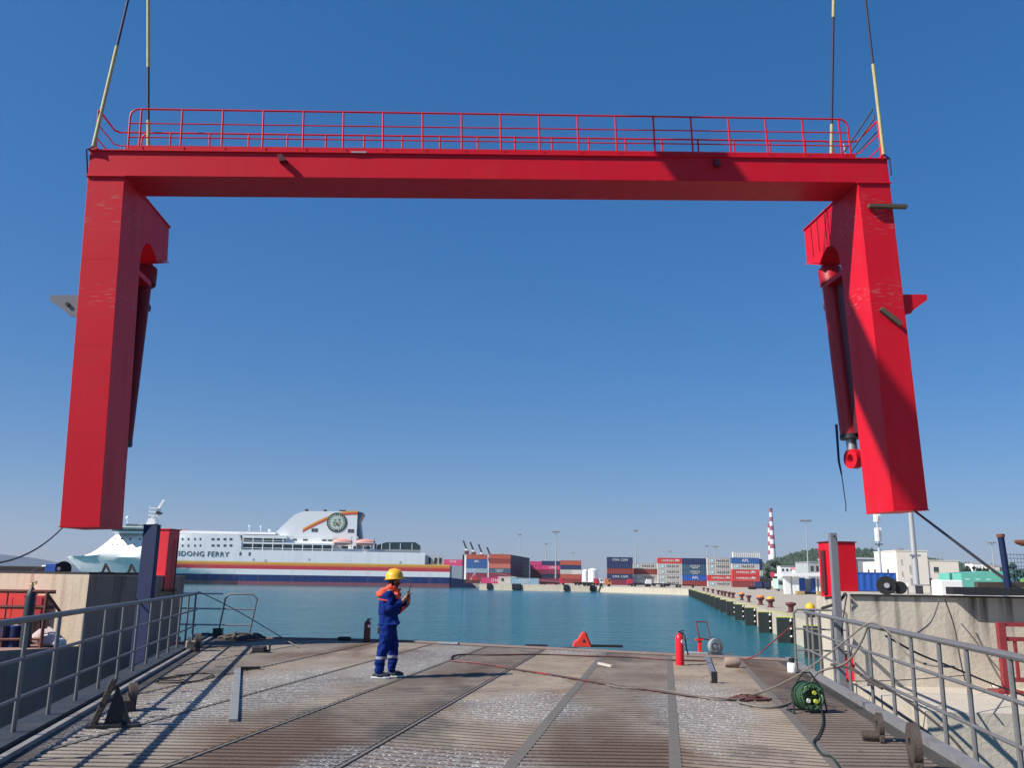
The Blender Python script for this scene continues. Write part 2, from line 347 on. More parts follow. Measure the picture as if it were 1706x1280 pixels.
    fin = n.new('ShaderNodeMix'); fin.data_type = 'RGBA'; l.new(gm.outputs[0], fin.inputs[0]); l.new(out, fin.inputs[6]); fin.inputs[7].default_value = (.75, .75, .73, 1)
    l.new(fin.outputs[2], b.inputs['Base Color'])
    rr = n.new('ShaderNodeMapRange'); rr.inputs[3].default_value = .75; rr.inputs[4].default_value = .42; l.new(patches, rr.inputs[0]); l.new(rr.outputs[0], b.inputs['Roughness'])
    bp = n.new('ShaderNodeBump'); bp.inputs['Strength'].default_value = .4; bp.inputs['Distance'].default_value = .01; l.new(noise(25, 6), bp.inputs['Height']); l.new(bp.outputs[0], b.inputs['Normal'])
    return M
DECKP = deckmat('deck_plate', False); DECKB = deckmat('deck_bar', True)
deck = MB().prism(deck_poly, DZ-.75, DZ-.008).build('deck', DECKP); tag(deck, kind='structure'); deck.color = (1, 1, 1, 1)
def clip(poly, clipper):
    out = poly; n = len(clipper)
    for i in range(n):
        a = clipper[i]; b = clipper[(i+1) % n]; inp = out; out = []
        if not inp: return []
        side = lambda p: (b[0]-a[0])*(p[1]-a[1])-(b[1]-a[1])*(p[0]-a[0])
        for j in range(len(inp)):
            p = inp[j]; q = inp[(j+1) % len(inp)]; sp_, sq = side(p), side(q)
            if sp_ >= 0: out.append(p)
            if (sp_ >= 0) != (sq >= 0):
                t = sp_/(sp_-sq); out.append((p[0]+t*(q[0]-p[0]), p[1]+t*(q[1]-p[1])))
    return out
inner = [(lx(-3.9)+.28, -3.9), (rx(-3.9)-.22, -3.9), (rx(20.3)-.22, 20.3), (3.3, 21.45), (-3.25, 24.45), (lx(24.75)+.28, 24.75)]
SK = .175
seam0 = [-9.2, -7.65, -6.1, -4.55, -3.0, -1.45, .1, 1.65, 3.2, 4.9]
diag = [1, 0, 1, 0, 1, 0, 1, 0, 1, 0]
tints = [(1, 1, 1), (1, .98, .96), (1.05, 1.02, .98), (1.12, 1.1, 1.05), (.82, .78, .76), (1.2, 1.14, 1.04), (.92, .87, .84), (1.22, 1.15, 1.05), (.74, .66, .63), (.75, .7, .7)]
for i in range(len(seam0)-1):
    s0, s1 = seam0[i]+.05, seam0[i+1]-.05; mb = MB(); mdir = [0.0, -.32][1 if i in (0, 2, 6) or i == 7 and 0 else 0]
    if i in (6,): mdir = 0.0
    mdir = {0: -.32, 1: 0, 2: -.32, 3: 0, 4: 0, 5: -.30, 6: 0, 7: -.32, 8: 0}[i]
    panel = [(s0+SK*(-4-9.1), -4), (s1+SK*(-4-9.1), -4), (s1+SK*(26-9.1), 26), (s0+SK*(26-9.1), 26)]
    yy = -6.0; sp_ = .175
    xm = (s0+s1)/2
    while yy < 29:
        xc = xm+SK*(yy-9.1)
        q = [(xc-3, yy-3*mdir), (xc+3, yy+3*mdir), (xc+3, yy+3*mdir+.098), (xc-3, yy-3*mdir+.098)]
        pl = clip(clip(q, panel), inner)
        if len(pl) > 2:
            mb.prism(pl, DZ-.0075, DZ)
        yy += sp_
    if mb.v:
        o = mb.build('tread_bars', DECKB, deck); t = tints[i]; o.color = (*t, 1)
for k_ in (4, 5, 6, 7, 8, 3):
    s0 = seam0[k_]; wd = .06 if k_ in (6, 7, 8) else .02
    pl = clip([(s0-wd+SK*(-4-9.1), -4), (s0+wd+SK*(-4-9.1), -4), (s0+wd+SK*(26-9.1), 26), (s0-wd+SK*(26-9.1), 26)], inner)
    if len(pl) > 2: MB().prism(pl, DZ-.007, DZ+.003).build('seam_strip', mat('seam_steel', (.15, .13, .108), .7, 0, .3, 3, .2, 25, dirt=(.08, .06, .05), dscale=3, damt=.6), deck)
EDGE = mat('deck_edge', (.24, .17, .15), .6, 0, .3, 5, .2, 20)
lip = MB()
for a, b in zip(far[:-1], far[1:]): lip.beam((*a, DZ+.0), (*b, DZ+.0), .12, .07)
lip.build('edge_lip', EDGE, deck)
lip = MB()
lip.beam((lx(-4)+.05, -4, DZ+.02), (lx(24.9)+.05, 24.9, DZ+.02), .07, .05)
lip.build('edge_kerb', mat('kerb_steel', (.30, .29, .28), .6, .2, .3, 3, dirt=(.08, .06, .05), dscale=2, damt=.8), deck)
MB().beam((lx(-4)-.22, -4, DZ-.02), (lx(25)-.22, 25, DZ-.02), .36, .2).build('edge_channel', mat('channel_shade_paint', (.035, .045, .06), .65, 0, .3, 3, .1, 20, dirt=(.1, .07, .05), dscale=3, damt=.5, spec=.25), deck)  # left channel darkened in its paint for the shade on it

MB().beam((rx(-4)+.06, -4, DZ+.02), (rx(20.5)+.06, 20.5, DZ+.02), .13, .10).build('edge_channel', mat('channel_grey', (.2, .2, .21), .6, 0, .25, 3, .1, 20, dirt=(.1, .07, .05), dscale=2.5, damt=.6), deck)
# ------------------------------------------------------------------ deck railings
def railing(name, pts, zt, posts, label, mats, levels=(1, .67, .34), zb=DZ, r1=.036, r2=.022):
    t = thing(name, (pts[0][0], pts[0][1], zb), label, 'railing'); o0 = Vector((pts[0][0], pts[0][1], zb))
    H = zt-zb
    for i, lv in enumerate(levels):
        MB().tube([Vector((p[0], p[1], zb+H*lv))-o0 for p in pts], r1 if i == 0 else r2, 8).build('rail', mats, t, True)
    for p in posts:
        MB().tube([Vector((p[0], p[1], zb-.05))-o0, Vector((p[0], p[1], zt-.01))-o0], .026, 8).build('post', mats, t, True)
    return t
yl = [9.66-1.18*3+1.18*k for k in range(15)]
yl = [y for y in yl if y < 23.2]
railing('handrail', [(lx(-3)-.2, -3), (lx(23)-.2, 23)], 4.19, [(lx(y)-.2, y) for y in [-1, .2, 1.4, 2.6, 3.8, 4.95]+yl], 'long grey tubular handrail along the left edge of the steel ramp', RAILM)
yr = [-2, -.8, .4, 1.6, 2.8, 4, 5.2, 6.3, 7.9, 9.0, 9.86, 10.93, 11.9, 13.06, 14.5, 15.75, 16.99, 17.76, 18.3]
rxx = lambda y: 4.63+.164*(y-9.5)
railing('handrail', [(rxx(-3), -3), (rxx(18.5), 18.5)], 4.1, [(rxx(y), y) for y in yr], 'long grey tubular handrail along the right edge of the steel ramp', RAILM)
# left end gate
t = thing('end_railing', (-10.3, 25.4, DZ), 'pale grey pipe railing across the far left corner of the ramp, open sea behind', 'railing')
g = lambda *p: [Vector(q)-Vector((-10.3, 25.4, DZ)) for q in p]
for k_, z in enumerate((4.13, 3.72, 3.28)):
    MB().tube(g((-10.3, 25.4, z), (-8.1, 25.4, z)), .022, 8).build('rail', GALV, t, True)
MB().tube(g((-8.15, 25.4, DZ), (-8.02, 25.4, 4.0), (-7.9, 25.4, 4.13), (-7.25, 25.4, 4.13), (-7.12, 25.4, 4.0), (-7.28, 25.4, DZ)), .024, 8).build('gate_frame', RAILM, t, True)
for z in (3.72, 3.28): MB().tube(g((-8.05, 25.4, z), (-7.18, 25.4, z)), .02, 8).build('rail', RAILM, t, True)
for x in (-10.2, -9.4): MB().tube(g((x, 25.4, DZ), (x, 25.4, 4.13)), .024, 8).build('post', GALV, t, True)
MB().box(-.12, .12, -.1, .1, 0, .22, Matrix.Translation((2.15, 0, 0))).build('foot', mat('green_dark', (.01, .05, .05), .6), t)
# right end panel
t = thing('end_railing', (5.95, 18.75, DZ), 'grey pipe end panel closing off the far end of the right handrail', 'railing')
g = lambda *p: [Vector(q)-Vector((5.95, 18.75, DZ)) for q in p]
MB().tube(g((5.95, 18.75, 2.9), (5.95, 18.75, 4.08), (6.02, 18.73, 4.14), (6.85, 18.5, 4.14), (6.93, 18.45, 4.08), (6.93, 18.45, 2.9)), .026, 8).build('frame', RAILM, t, True)
for z in (3.75, 3.33): MB().tube(g((5.95, 18.75, z), (6.93, 18.45, z)), .018, 8).build('rail', RAILM, t, True)
for f_ in (.25, .5, .75): MB().tube(g((5.95+.98*f_, 18.75-.3*f_, 2.9), (5.95+.98*f_, 18.75-.3*f_, 4.14)), .018, 8).build('post', RAILM, t, True)

# ------------------------------------------------------------------ abutments
lw0 = [(-10.3, 21.9), (-9.3, 25.6), (-14, 26.6), (-40, 31), (-40, 27), (-16, 24)]
t = thing('abutment', (-12, 24, 0), 'left concrete abutment, rust-streaked cream wall above a ledge, shaded inner side', 'wall')
off = Matrix.Translation((12, -24, 0))
ledge = [(-10.28, 21.85), (-9.5, 25.65), (-14, 26.7), (-40, 31.1), (-40, -30), (-38, -30), (-11.9, 19.8)]
ledge = [(-10.26, 21.88), (-9.26, 25.63), (-14, 26.62), (-40, 31.02), (-60, 31), (-60, -12), (-30, -3.9)]
MB().prism(ledge, -3, 2.93, 'z', off).build('ledge', concrete('concrete_ledge', (.34, .205, .18), .5, 3.2, 4, True), t)
MB().prism(lw0, 2.93, 4.62, 'z', off).build('parapet', CONL, t)
MB().prism([(-10.38, 22.05), (-9.9, 24.2), (-11, 25.4), (-14, 26.4), (-40, 30.8), (-40, 27.2), (-16, 24.2)], 4.62, 4.68, 'z', off).build('rubber_strip', BLACK, t)
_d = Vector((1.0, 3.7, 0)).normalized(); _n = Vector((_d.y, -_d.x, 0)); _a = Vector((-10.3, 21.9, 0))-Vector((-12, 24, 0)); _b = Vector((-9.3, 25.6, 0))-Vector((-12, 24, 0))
MB().add([_a+_n*.004+Vector((0, 0, 2.935)), _b+_n*.004+Vector((0, 0, 2.935)), _b+_n*.004+Vector((0, 0, 4.6)), _a+_n*.004+Vector((0, 0, 4.6))], [(0, 1, 2, 3)]).build('stained_shade_side', concrete('concrete_stain_shade', (.34, .225, .18), .7, 4.6, 2.5), t)  # inner return: shade and brown stain both put into a darker slab colour
t = thing('abutment', (12, 16, 0), 'right concrete abutment, stained cream wall above a sunlit ledge', 'wall')
off = Matrix.Translation((-12, -16, 0))
MB().prism([(5.95, 13.05), (45, 9.5), (45, 24), (8.8, 24), (6.1, 16.2)], -3, 2.93, 'z', off).build('ledge', CONR, t)
MB().prism([(6.15, 16.1), (45, 14.4), (45, 23.9), (8.85, 23.9)], 2.93, 4.47, 'z', off).build('parapet', CONR, t)
MB().box(9.13, 11.2, 24.4, 26.6, -3, 4.3, off).build('pier', CONR, t)
MB().prism([(6.12, 16.05), (45, 14.35), (45, 14.6), (6.25, 16.3)], 4.47, 4.5, 'z', off).build('edge_angle', DARK, t)

# ------------------------------------------------------------------ quay
def qx(y): return 24+.168*(y-80)
qpoly = [(14.5, 24.1), (qx(45), 45), (qx(288), 288), (33, 332), (-11.5, 344), (-6, 437), (-190, 417), (-150, 1600), (2500, 1600), (2500, 24.1)]
GROUND = concrete('quay_ground', (.42, .36, .28), .2, 90, 1)
q = MB().prism(qpoly, -3, 2.0).build('quay', CONQ); q.data.materials.append(GROUND); tag(q, kind='structure')
for p in q.data.polygons:
    if p.normal.z > .9: p.material_index = 1
# coping stripes of yellow paint on the right quay
fy = [45+13.3*k for k in range(19)]
yp = MB()
for i, y in enumerate(fy[:-1]):
    if i % 2 == 0: yp.prism([(qx(y)-.01, y), (qx(y+13.3)-.01, y+13.3), (qx(y+13.3)+.35, y+13.3), (qx(y)+.35, y)], 2.004, 2.06)
yp.build('coping_paint', mat('worn_yellow', (.5, .44, .14), .8, 0, .4, 2, dirt=(.4, .36, .28), dscale=1.2, damt=.9), q)
FEN = mat('fender_face', (.014, .02, .02), .6, 0, .3, 1, .1, 5)
ftype = None
ang = math.atan(-.168)
def make_fender():
    t = thing('dock_fender', (0, 0, 0), 'x', 'fender', rz=ang)
    MB().box(-1.2, -.22, -.5, .5, -.4, 1.93).build('panel', FEN, t, bevel=.04)
    MB().box(-.22, 0, -.38, .38, -.2, 1.7).build('buffer', BLACK, t)
    MB().prism([(-1.2, -.45), (0, -.45), (0, .5), (-1.2, .5)], 1.93, 1.98).build('top_plate', mat('lime_paint', (.5, .5, .12), .8, 0, .3, 4), t)
    for z in (.5, 1.1, 1.7):
        MB().sphere((-.2, -.5, z), .085, n=8, m_=6).build('pad_bolt', WHITE, t)
    return t
f0 = make_fender()
for i, y in enumerate(fy):
    o = f0 if i == 0 else copy_thing(f0, (0, 0, 0))
    o.location = (qx(y), y, random.uniform(-.07, .05)); o.rotation_euler.z += random.uniform(-.04, .04); o['label'] = 'black rubber dock fender on the right quay face, %s one counting away from the ramp' % ordn(i); o['group'] = 'dock fenders along the right quay'
# far quay fenders
for i, px in enumerate((815, 857, 864, 943, 987)):
    # point on far quay edge
    d = ray(px, 985); a = Vector((33, 332)); b = Vector((-11.5, 344)); e = b-a
    s_ = (a.x*d.y-a.y*d.x)/(e.y*d.x-e.x*d.y); P = a+e*s_
    t = thing('tyre_fender', (P.x, P.y-.5, 0), 'black block fender on the pale far quay wall, %s from the left' % ordn(i), 'fender', 'block fenders on the far quay')
    MB().box(-1, 1, -.3, .5, .3, 2.5).build('block', BLACK, t, bevel=.1); MB().box(-.7, .7, -.5, -.3, .6, 2.1).build('face_pad', FEN, t)
# bollards
def bollard(px, kind, label, cap=None, s_=1.0):
    s_ *= .8
    d = ray(px, 1000); X = lambda y: qx(y)+1.3
    k = d.x/d.y; y = (24-.168*80+1.3)/(k-.168)
    t = thing('bollard', (X(y), y, 2.0), label, 'bollard', 'bollards along the right quay')
    if kind == 'cyl':
        MB().lathe([(.33, 0), (.33, .55), (.3, .6)], 20).build('drum', BLACK, t, True)
        MB().lathe([(.36, .6), (.37, .86), (.29, .98), (.14, 1.1), (0.01, 1.12)], 20).build('cap', YEL, t, True)
    else:
        MB().lathe([(.5*s_, 0), (.48*s_, .06), (.3*s_, .12), (.28*s_, .42), (.34*s_, .55), (.55*s_, .66), (.6*s_, .74), (.52*s_, .86), (.01, .92)], 18).build('post', mat('oxide', (.11, .03, .028), .7, 0, .4, 4, dirt=(.06, .03, .025), dscale=3, damt=.7), t, True)
        if cap: MB().lathe([(.56*s_, .9), (.5*s_, 1.02), (.34*s_, 1.12), (.01, 1.15)], 18).build('cap', cap, t, True)
    return t
bollard(1349, 'cyl', 'large black drum bollard with a domed yellow cap, nearest on the right quay')
bollard(1317, 'm', 'big dark red mushroom bollard beside the yellow-capped drum')
bollard(1283.4, 'm', 'yellow-topped dark red bollard with a small black lump beside it', YEL)
bollard(1267, 'm', 'mushroom bollard with an orange top, third mushroom from the ramp', ORANGE)
bollard(1247.5, 'm', 'small dark bare bollard on the right quay, left of the orange-topped one', None, .8)
bollard(1236, 'm', 'dark red mushroom bollard on the right quay with a faint orange top', ORANGE, .9)
for i, px in enumerate((1221.5, 1215, 1208, 1203, 1197, 1188, 1180, 1173)):
    bollard(px, 'm', 'distant rust-coloured bollard near the quay corner, %s in its run counting away' % ordn(i), None, .9)

# ------------------------------------------------------------------ gantry frame
KF = 1.14
gpos = EYE+(Vector((-.3188, 18.8437, 14.4202))-EYE)*KF
CYLR = mat('cylinder_red', (.36, .006, .018), .45, 0, .2, 2, .05, 10)
G = thing('portal_frame', gpos, 'huge red steel portal frame hanging from slings over the ramp', 'gantry', rot=(.0151, -.0387, .0668))
GM = Matrix.Translation(gpos) @ Euler((.0151, -.0387, .0668)).to_matrix().to_4x4()
H = 10.716; LW = .921; BH = .69; LB = -9.64; BD = 1.3; LD = 1.48
cb = MB(); cb.box(-H, H, 0, BD, -BH, 0); cbo = cb.build('crossbeam', REDSC, G, bevel=.008)
MB().box(-H-.02, H+.03, -.05, BD+.05, 0, .025).build('top_flange', RED, cbo)
MB().box(-H+.9, H-.9, -.02, .02, .03, .16).build('toe_board', RED, cbo)
MB().box(-H+.9, H-.9, BD-.02, BD+.02, .03, .16).build('toe_board', RED, cbo)
MB().box(-4.0, -3.6, -.06, -.05, .0, .04).build('loose_strip', GALV, cbo)
for x, s_ in ((-5.9, 1), (5.75, .6)):
    MB().prism([(x, -.12), (x+.1, -.1), (x+.16*s_+.1, -.28), (x+.05, -.3)], -.16, 0, 'y').build('lug', DKRED, cbo)
for sx in (-1, 1):
    xo, xi = sx*H, sx*(H-LW); x0, x1 = min(xo, xi), max(xo, xi)
    lg = MB(); lg.box(x0, x1, 0, LD, LB, -BH-.03); lgo = lg.build('leg', REDSC, G, bevel=.008)
    MB().box(x0-.03, x1+.03, -.05, LD+.03, -BH-.03, -BH).build('joint_flange', RED, lgo)
    MB().box(x0-.015, x1+.015, -.015, LD+.015, LB-.03, LB).build('base_plate', RED, lgo)
    hp = [(BD, -BH+.02), (BD, -.62), (3.72, -.62), (3.74, -1.68), (2.85, -2.02), (2.6, -1.85), (2.25, -1.72), (1.9, -1.8), (1.62, -2.1), (1.5, -2.6), (LD+.001, -3.4), (LD+.001, -BH-.03)]
    hb = MB(); hb.prism(hp, x0+.02, x1-.02, 'x'); hbo = hb.build('haunch', RED, G)
    MB().box(x0-.02, x1+.02, BD+.06, 3.78, -.62, -.59).build('top_plate', RED, hbo)
    MB().prism([(3.78, -1.72), (2.84, -2.08), (2.84, -2.04), (3.78, -1.68)], x0-.02, x1+.02, 'x').build('bottom_plate', RED, hbo)
    for yy in ((2.2, 2.75, 3.2) if sx > 0 else ()): MB().box(x1-.02 if sx < 0 else x0, x1 if sx < 0 else x0+.02, yy, yy+.015, -1.68, -.64).build('stiffener', DKRED, hbo)
    # hydraulic cylinder
    xc = (x0+x1)/2
    yb = 2.9 if sx > 0 else 2.35; cr_ = .29 if sx > 0 else .24; CM = CYLR if sx > 0 else mat('cylinder_shade_red', (.17, .008, .02), .55, 0, .2, 2, spec=.2)  # left cylinder's shade is painted in as a darker maroon
    cy = MB(); cy.tube([(xc, 3.14, -2.25), (xc, yb, -7.35)], cr_, 18); cyo = cy.build('hydraulic_cylinder', CM, G, True)
    MB().tube([(xc, 3.2, -2.1), (xc, 3.13, -2.6)], .34, 16).build('collar', CM, cyo, True)
    MB().tube([(xc, yb+.005, -7.28), (xc, yb, -7.42)], cr_+.01, 16).build('gland', DARK, cyo, True)
    MB().tube([(xc, yb, -7.42), (xc, yb-.02, -7.75)], .15, 12).build('rod', STEEL, cyo, True)
    MB().disc((xc, yb-.04, -8.0), (1, .25, 0), .29, .24, 20, .13).build('rod_eye', RED if sx > 0 else CM, cyo, True)
    MB().tube([(xc-.1*sx, 3.36, -2.3), (xc-.1*sx, 3.34, -3.2), (xc-.1*sx, yb+cr_+.03, -7.2)], .03, 6).build('oil_pipe', DARK, cyo, True)
    MB().disc((xc, 3.15, -2.0), (1, 0, 0), .26, .3, 16, .1).build('head_eye', RED, cyo, True)
    MB().box(xc-.3, xc+.3, 1.49, 2.9, -2.75, -2.6).build('cross_bracket', RED, hbo)
    MB().box(xc-.2, xc+.2, LD+.001, 1.9, -4.5, -3.85).build('rear_bracket', RED, lgo, bevel=.08)
    MB().prism([(3.4, -3.0), (3.75, -3.1), (3.72, -3.25), (3.4, -3.3)], xc-.05, xc+.05, 'x').build('pipe_clamp', DARK, cyo)
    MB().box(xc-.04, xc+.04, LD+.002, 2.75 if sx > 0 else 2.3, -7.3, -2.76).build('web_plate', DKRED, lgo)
    MB().prism([(LD+.002, -2.2), (3.3, -2.2), (3.32, -7.0), (LD+.002, -9.0)], min(xo, xo-sx*.03), max(xo, xo-sx*.03), 'x').build('shade_plate', DKRED, lgo)  # plate added out of sight, only to keep sun off the cylinder
    # side bracket
    bp_ = [(xo, -3.87), (sx*11.45, -3.87), (sx*11.45, -4.02), (sx*11.0, -4.33), (sx*10.95, -4.4), (xo, -4.45)]
    MB().prism(bp_, .12, .18, 'y').build('guide_bracket', GREYP if sx < 0 else RED, G)
MB().disc((-11.0, .1, -4.12), (0, 1, 0), .05, .06, 12).build('bolt', DARK, [o for o in G.children if o.name.startswith('guide_bracket')][0])
# cylinder on left hangs dark loose hose, right has trailing cable
MB().tube([(10.1, 3.42, -6.9), (10.08, 3.45, -8.0), (10.1, 3.4, -8.4)], [.04, .035, .025], 8).tube([(10.1, 3.4, -8.4), (10.13, 3.38, -9.3), (10.1, 3.36, -9.5)], .015, 6).build('trailing_cable', SLD, G, True)
# wooden battens
MB().beam((9.98, -.1, -1.42), (11.05, -.1, -1.44), .14, .09).build('batten', WOOD, G)
MB().beam((10.02, -.06, -4.33), (10.5, -.08, -4.77), .13, .12).build('batten', WOOD, G)
# railings on the beam
def grail(name, xs, ya, x0, x1, z0=.03, h=1.2):
    t = MB(); r_ = .22
    path = [(x0, ya, z0), (x0, ya, h-r_)]+[(x0+r_-r_*math.cos(a), ya, h-r_+r_*math.sin(a)) for a in (R(30), R(60), R(90))]+[(x1-r_+r_*math.sin(a), ya, h-r_+r_*math.cos(a)) for a in (0, R(30), R(60), R(90))]+[(x1, ya, z0)]
    t.tube(path, .026, 8); o = t.build(name, RED, G, True)
    for z in (h*.66, h*.33): MB().tube([(x0, ya, z), (x1, ya, z)], .018, 8).build('rail', RED, o, True)
    for x in xs:
        MB().tube([(x, ya, z0), (x, ya, h)], .026, 8).box(x-.05, x+.1, ya-.035, ya+.035, z0, z0+.1).build('post', RED, o, True)
x0_ = -9.48; st = 18.92/18
grail('front_guardrail', [x0_+st*i for i in range(19)], .0, -9.76, 9.69)
grail('rear_guardrail', [x0_+.35+st*i*1.015 for i in range(18)], BD, -9.9, 9.85)
for sx in (-1, 1):
    xe = sx*(H-.12); o = MB().tube([(xe, .05, .03), (xe, .05, 1.15), (xe, .1, 1.2), (xe, BD-.1, 1.2), (xe-sx*.1, BD, 1.2), (sx*9.8, BD, 1.2)], .026, 8).build('end_guardrail', RED, G, True)
    for z in (.8, .4): MB().tube([(xe, .05, z), (xe, BD-.1, z), (xe-sx*.1, BD, z), (sx*9.8, BD, z)], .018, 8).build('rail', RED, o, True)
    MB().box(xe-.05, xe+.05, 0, .1, .03, .12).build('foot', RED, o)
# loose bent rods and thin ladder at the right end
o = MB().tube([(10.0, 1.0, .7), (10.75, .6, 1.78), (10.8, .6, 1.86)], .022, 6).tube([(10.05, 1.0, .5), (10.8, .6, 1.55), (10.82, .6, 1.7)], .022, 6).tube([(10.1, .9, .4), (10.85, .5, 1.15), (10.95, .5, 1.2)], .018, 6).build('loose_rods', DARK, G, True)
MB().tube([(10.05, 1.05, 1.0), (10.1, 1.05, .03)], .02, 6).tube([(10.05, 1.05, .5), (10.32, 1.05, .03)], .02, 6).tube([(9.7, 1.05, .5), (10.1, 1.05, .5)], .015, 6).build('ladder_stile', GALV, G)
for x in (-10.35, -10.25): MB().tube([(x, 1.05, .03), (x, 1.05, .62)], .015, 6).build('ladder_stile', GALV, G)

# slings
HL = at(247, -144, 22.0); HR = at(1395, -400, 22.0)
lgs = [o for o in G.children if o.name.startswith('leg')]
for lo, sx in zip(lgs, (-1, 1)):
    xo, xi = sx*H, sx*(H-LW); x0, x1 = min(xo, xi), max(xo, xi)
    for z in (-2.95, -5.2, -7.45): MB().box(x0-.002, x1+.002, -.002, LD+.002, z-.006, z+.006).build('weld_seam', RED, lo)
for x in (-7.2, -3.6, 0.1, 3.7, 7.3): MB().box(x-.006, x+.006, -.002, BD+.002, -BH-.002, -.001).build('weld_seam', RED, cbo)
def gp(x, y, z): return GM @ Vector((x, y, z))
def sling(foot, top, cuts, label):
    t = thing('lifting_sling', foot[-1], label, 'sling', 'lifting slings holding the red frame'); o0 = Vector(foot[-1])
    a, b = Vector(foot[0]), Vector(top)
    pos = 0
    for i, (f1, kind) in enumerate(cuts):
        p, q_ = a.lerp(b, pos), a.lerp(b, f1); n_ = 5
        MB().tube([p.lerp(q_, j/n_)-o0 for j in range(n_+1)], .048 if kind == 'y' else .036, 10).build('yellow_sleeve' if kind == 'y' else 'dark_sleeve', SLY if kind == 'y' else SLD, t, True); pos = f1
    MB().tube([Vector(p)-o0 for p in foot], .022, 8).build('choker_loop', SLD if len(foot) < 4 else ROPE, t, True)
sling([gp(-H+.12, -.1, .06), gp(-H-.06, -.06, .0), gp(-H-.05, .1, -.6)], HL, [(.40, 'y'), (1, 'd')], 'outer left sling, yellowish sleeve below and dark rope above')
sling([gp(-9.62, 1.15, .05), gp(-9.62, 1.36, -.1), gp(-9.62, 1.36, -.5)], HL, [(.18, 'y'), (.38, 'd'), (1, 'y')], 'inner left sling behind the railing, dark stretch between two yellow sleeves')
sling([gp(H-.14, -.1, .1), gp(H+.03, -.07, .0), gp(H+.04, -.05, -.5)], HR, [(.21, 'y'), (1, 'd')], 'outer right sling at the beam end, yellow sleeve below a black stretch')
sling([gp(9.6, 1.1, .05), gp(9.6, 1.36, -.1), gp(9.6, 1.36, -.5)], HR, [(.115, 'y'), (.365, 'd'), (1, 'y')], 'inner right sling behind the railing, near vertical and mostly dark')
for P, lab in ((HL, 'left'), (HR, 'right')):
    t = thing('hook_block', P, 'steel crane hook block above the %s end of the red frame' % lab, 'hook')
    MB().disc((0, 0, .35), (0, 1, 0), .35, .3, 20).box(-.3, .3, -.2, .2, .3, 1.1).build('sheave_block', YEL, t)
    MB().tube([(0, 0, .3), (0, 0, .1), (.12, 0, -.02), (.1, 0, -.18), (-.05, 0, -.22), (-.16, 0, -.1)], .06, 8).build('hook', DARK, t, True)
# wraps of chain on the leg's outer side
# unseen crane boom section, placed overhead so its shade crosses the right leg
bt = Vector((-3.1, 19, 24.5)); bb = Vector((-14.9, 10, 29.6)); bd = (bb-bt).normalized()
t = thing('crane_boom', bt, 'box crane boom high above the ramp, out past the top of the photo', 'crane')
MB().beam((0, 0, 0), bb-bt+bd*4, .98, .98).build('inner_section', YEL, t, bevel=.03)
MB().beam(bb-bt+bd*4, bb-bt+bd*7, 1.15, 1.15).build('outer_section', YEL, t, bevel=.03)

# tag lines
def line(name, pts, r, m_, label, cat='rope', seg=8, sag=0, group=None):
    pts = [Vector(p) for p in pts]; out = []
    if len(pts) == 2 and sag:
        for i in range(seg+1):
            f_ = i/seg; p = pts[0].lerp(pts[1], f_); p.z -= sag*4*f_*(1-f_); out.append(p)
    elif len(pts) > 2:                    # catmull-rom
        P = [pts[0]]+pts+[pts[-1]]
        for i in range(1, len(P)-2):
            for k in range(5):
                u = k/5; a, b, c, d = P[i-1], P[i], P[i+1], P[i+2]
                out.append(.5*((2*b)+(c-a)*u+(2*a-5*b+4*c-d)*u*u+(3*b-3*c+d-a)*u**3))
        out.append(pts[-1])
    else: out = pts
    o0 = out[0].copy(); o = MB().tube([p-o0 for p in out], r, 6).build(name, m_, None, True); o.location = o0
    return tag(o, label, cat, group)
line('tag_line', [gp(-H+.05, .1, LB), at(0, 938, 15)], .016, DARK, 'thin dark tag line from the foot of the left leg to the left', sag=.15)
line('tag_line', [gp(H-.35, .1, LB), at(1640, 940, 17), at(1700, 985, 16.2)], .03, DARK, 'thick dark cable from the foot of the right leg down to the abutment')

# ------------------------------------------------------------------ red stubs and guide posts
t = thing('pillar_stub', (-9.68, 24.95, 4.25), 'short red pillar stub on the left abutment beside the navy post', 'pillar', rz=-.17)
MB().box(-.28, .22, -.25, .3, 0, 1.62).build('column', mat('red_dirty', (.66, .012, .03), .45, 0, .1, 2, dirt=(.12, .05, .04), dscale=2.5, damt=.6), t, bevel=.01)
MB().box(-.31, .25, -.28, .33, 1.62, 1.65).build('cap_plate', RED, t); MB().box(-.32, .26, -.3, .34, -.06, 0).build('base_plate', RUST, t)
MB().tube([(.28, .15, 1.4), (.28, .15, -1)], .02, 6).build('ladder_rail', DKRED, t)
P = at(1398, 985, 25.5)
t = thing('pillar_stub', (P.x, 25.5, 4.3), 'short red pillar stub behind the right abutment beside the grey post', 'pillar', rz=.1)
MB().box(-.38, .40, -.35, .35, 0, at(1398, 905, 25.5).z-4.3).build('column', RED, t, bevel=.01)
MB().box(-.41, .43, -.38, .38, at(1398, 905, 25.5).z-4.3, at(1398, 905, 25.5).z-4.27).build('cap_plate', DKRED, t)
MB().box(-.45, -.385, -.1, .1, .1, 1.3).build('side_rail', DKRED, t)
p0 = at(254, 876, 21.6); p1 = at(228, 1135, 20.4)
t = thing('guide_post', (p1.x, p1.y, p1.z), 'tall navy blue guide post leaning in front of the left red stub', 'post')
MB().beam((0, 0, -1.2), Vector(p0)-Vector(p1), .22, .34, (1, 0, 0)).build('column', NAVY, t, bevel=.01)
MB().beam(Vector(p0)-Vector(p1), (Vector(p0)-Vector(p1))+Vector((0, 0, .02)), .24, .36, (1, 0, 0)).build('cap', DARK, t)
t = thing('guide_post', (5.93, 16.2, DZ), 'slim grey guide post standing at the right edge of the ramp', 'post')
MB().box(-.06, .065, -.06, .06, -.3, 2.62).build('column', GREYP, t, bevel=.006)
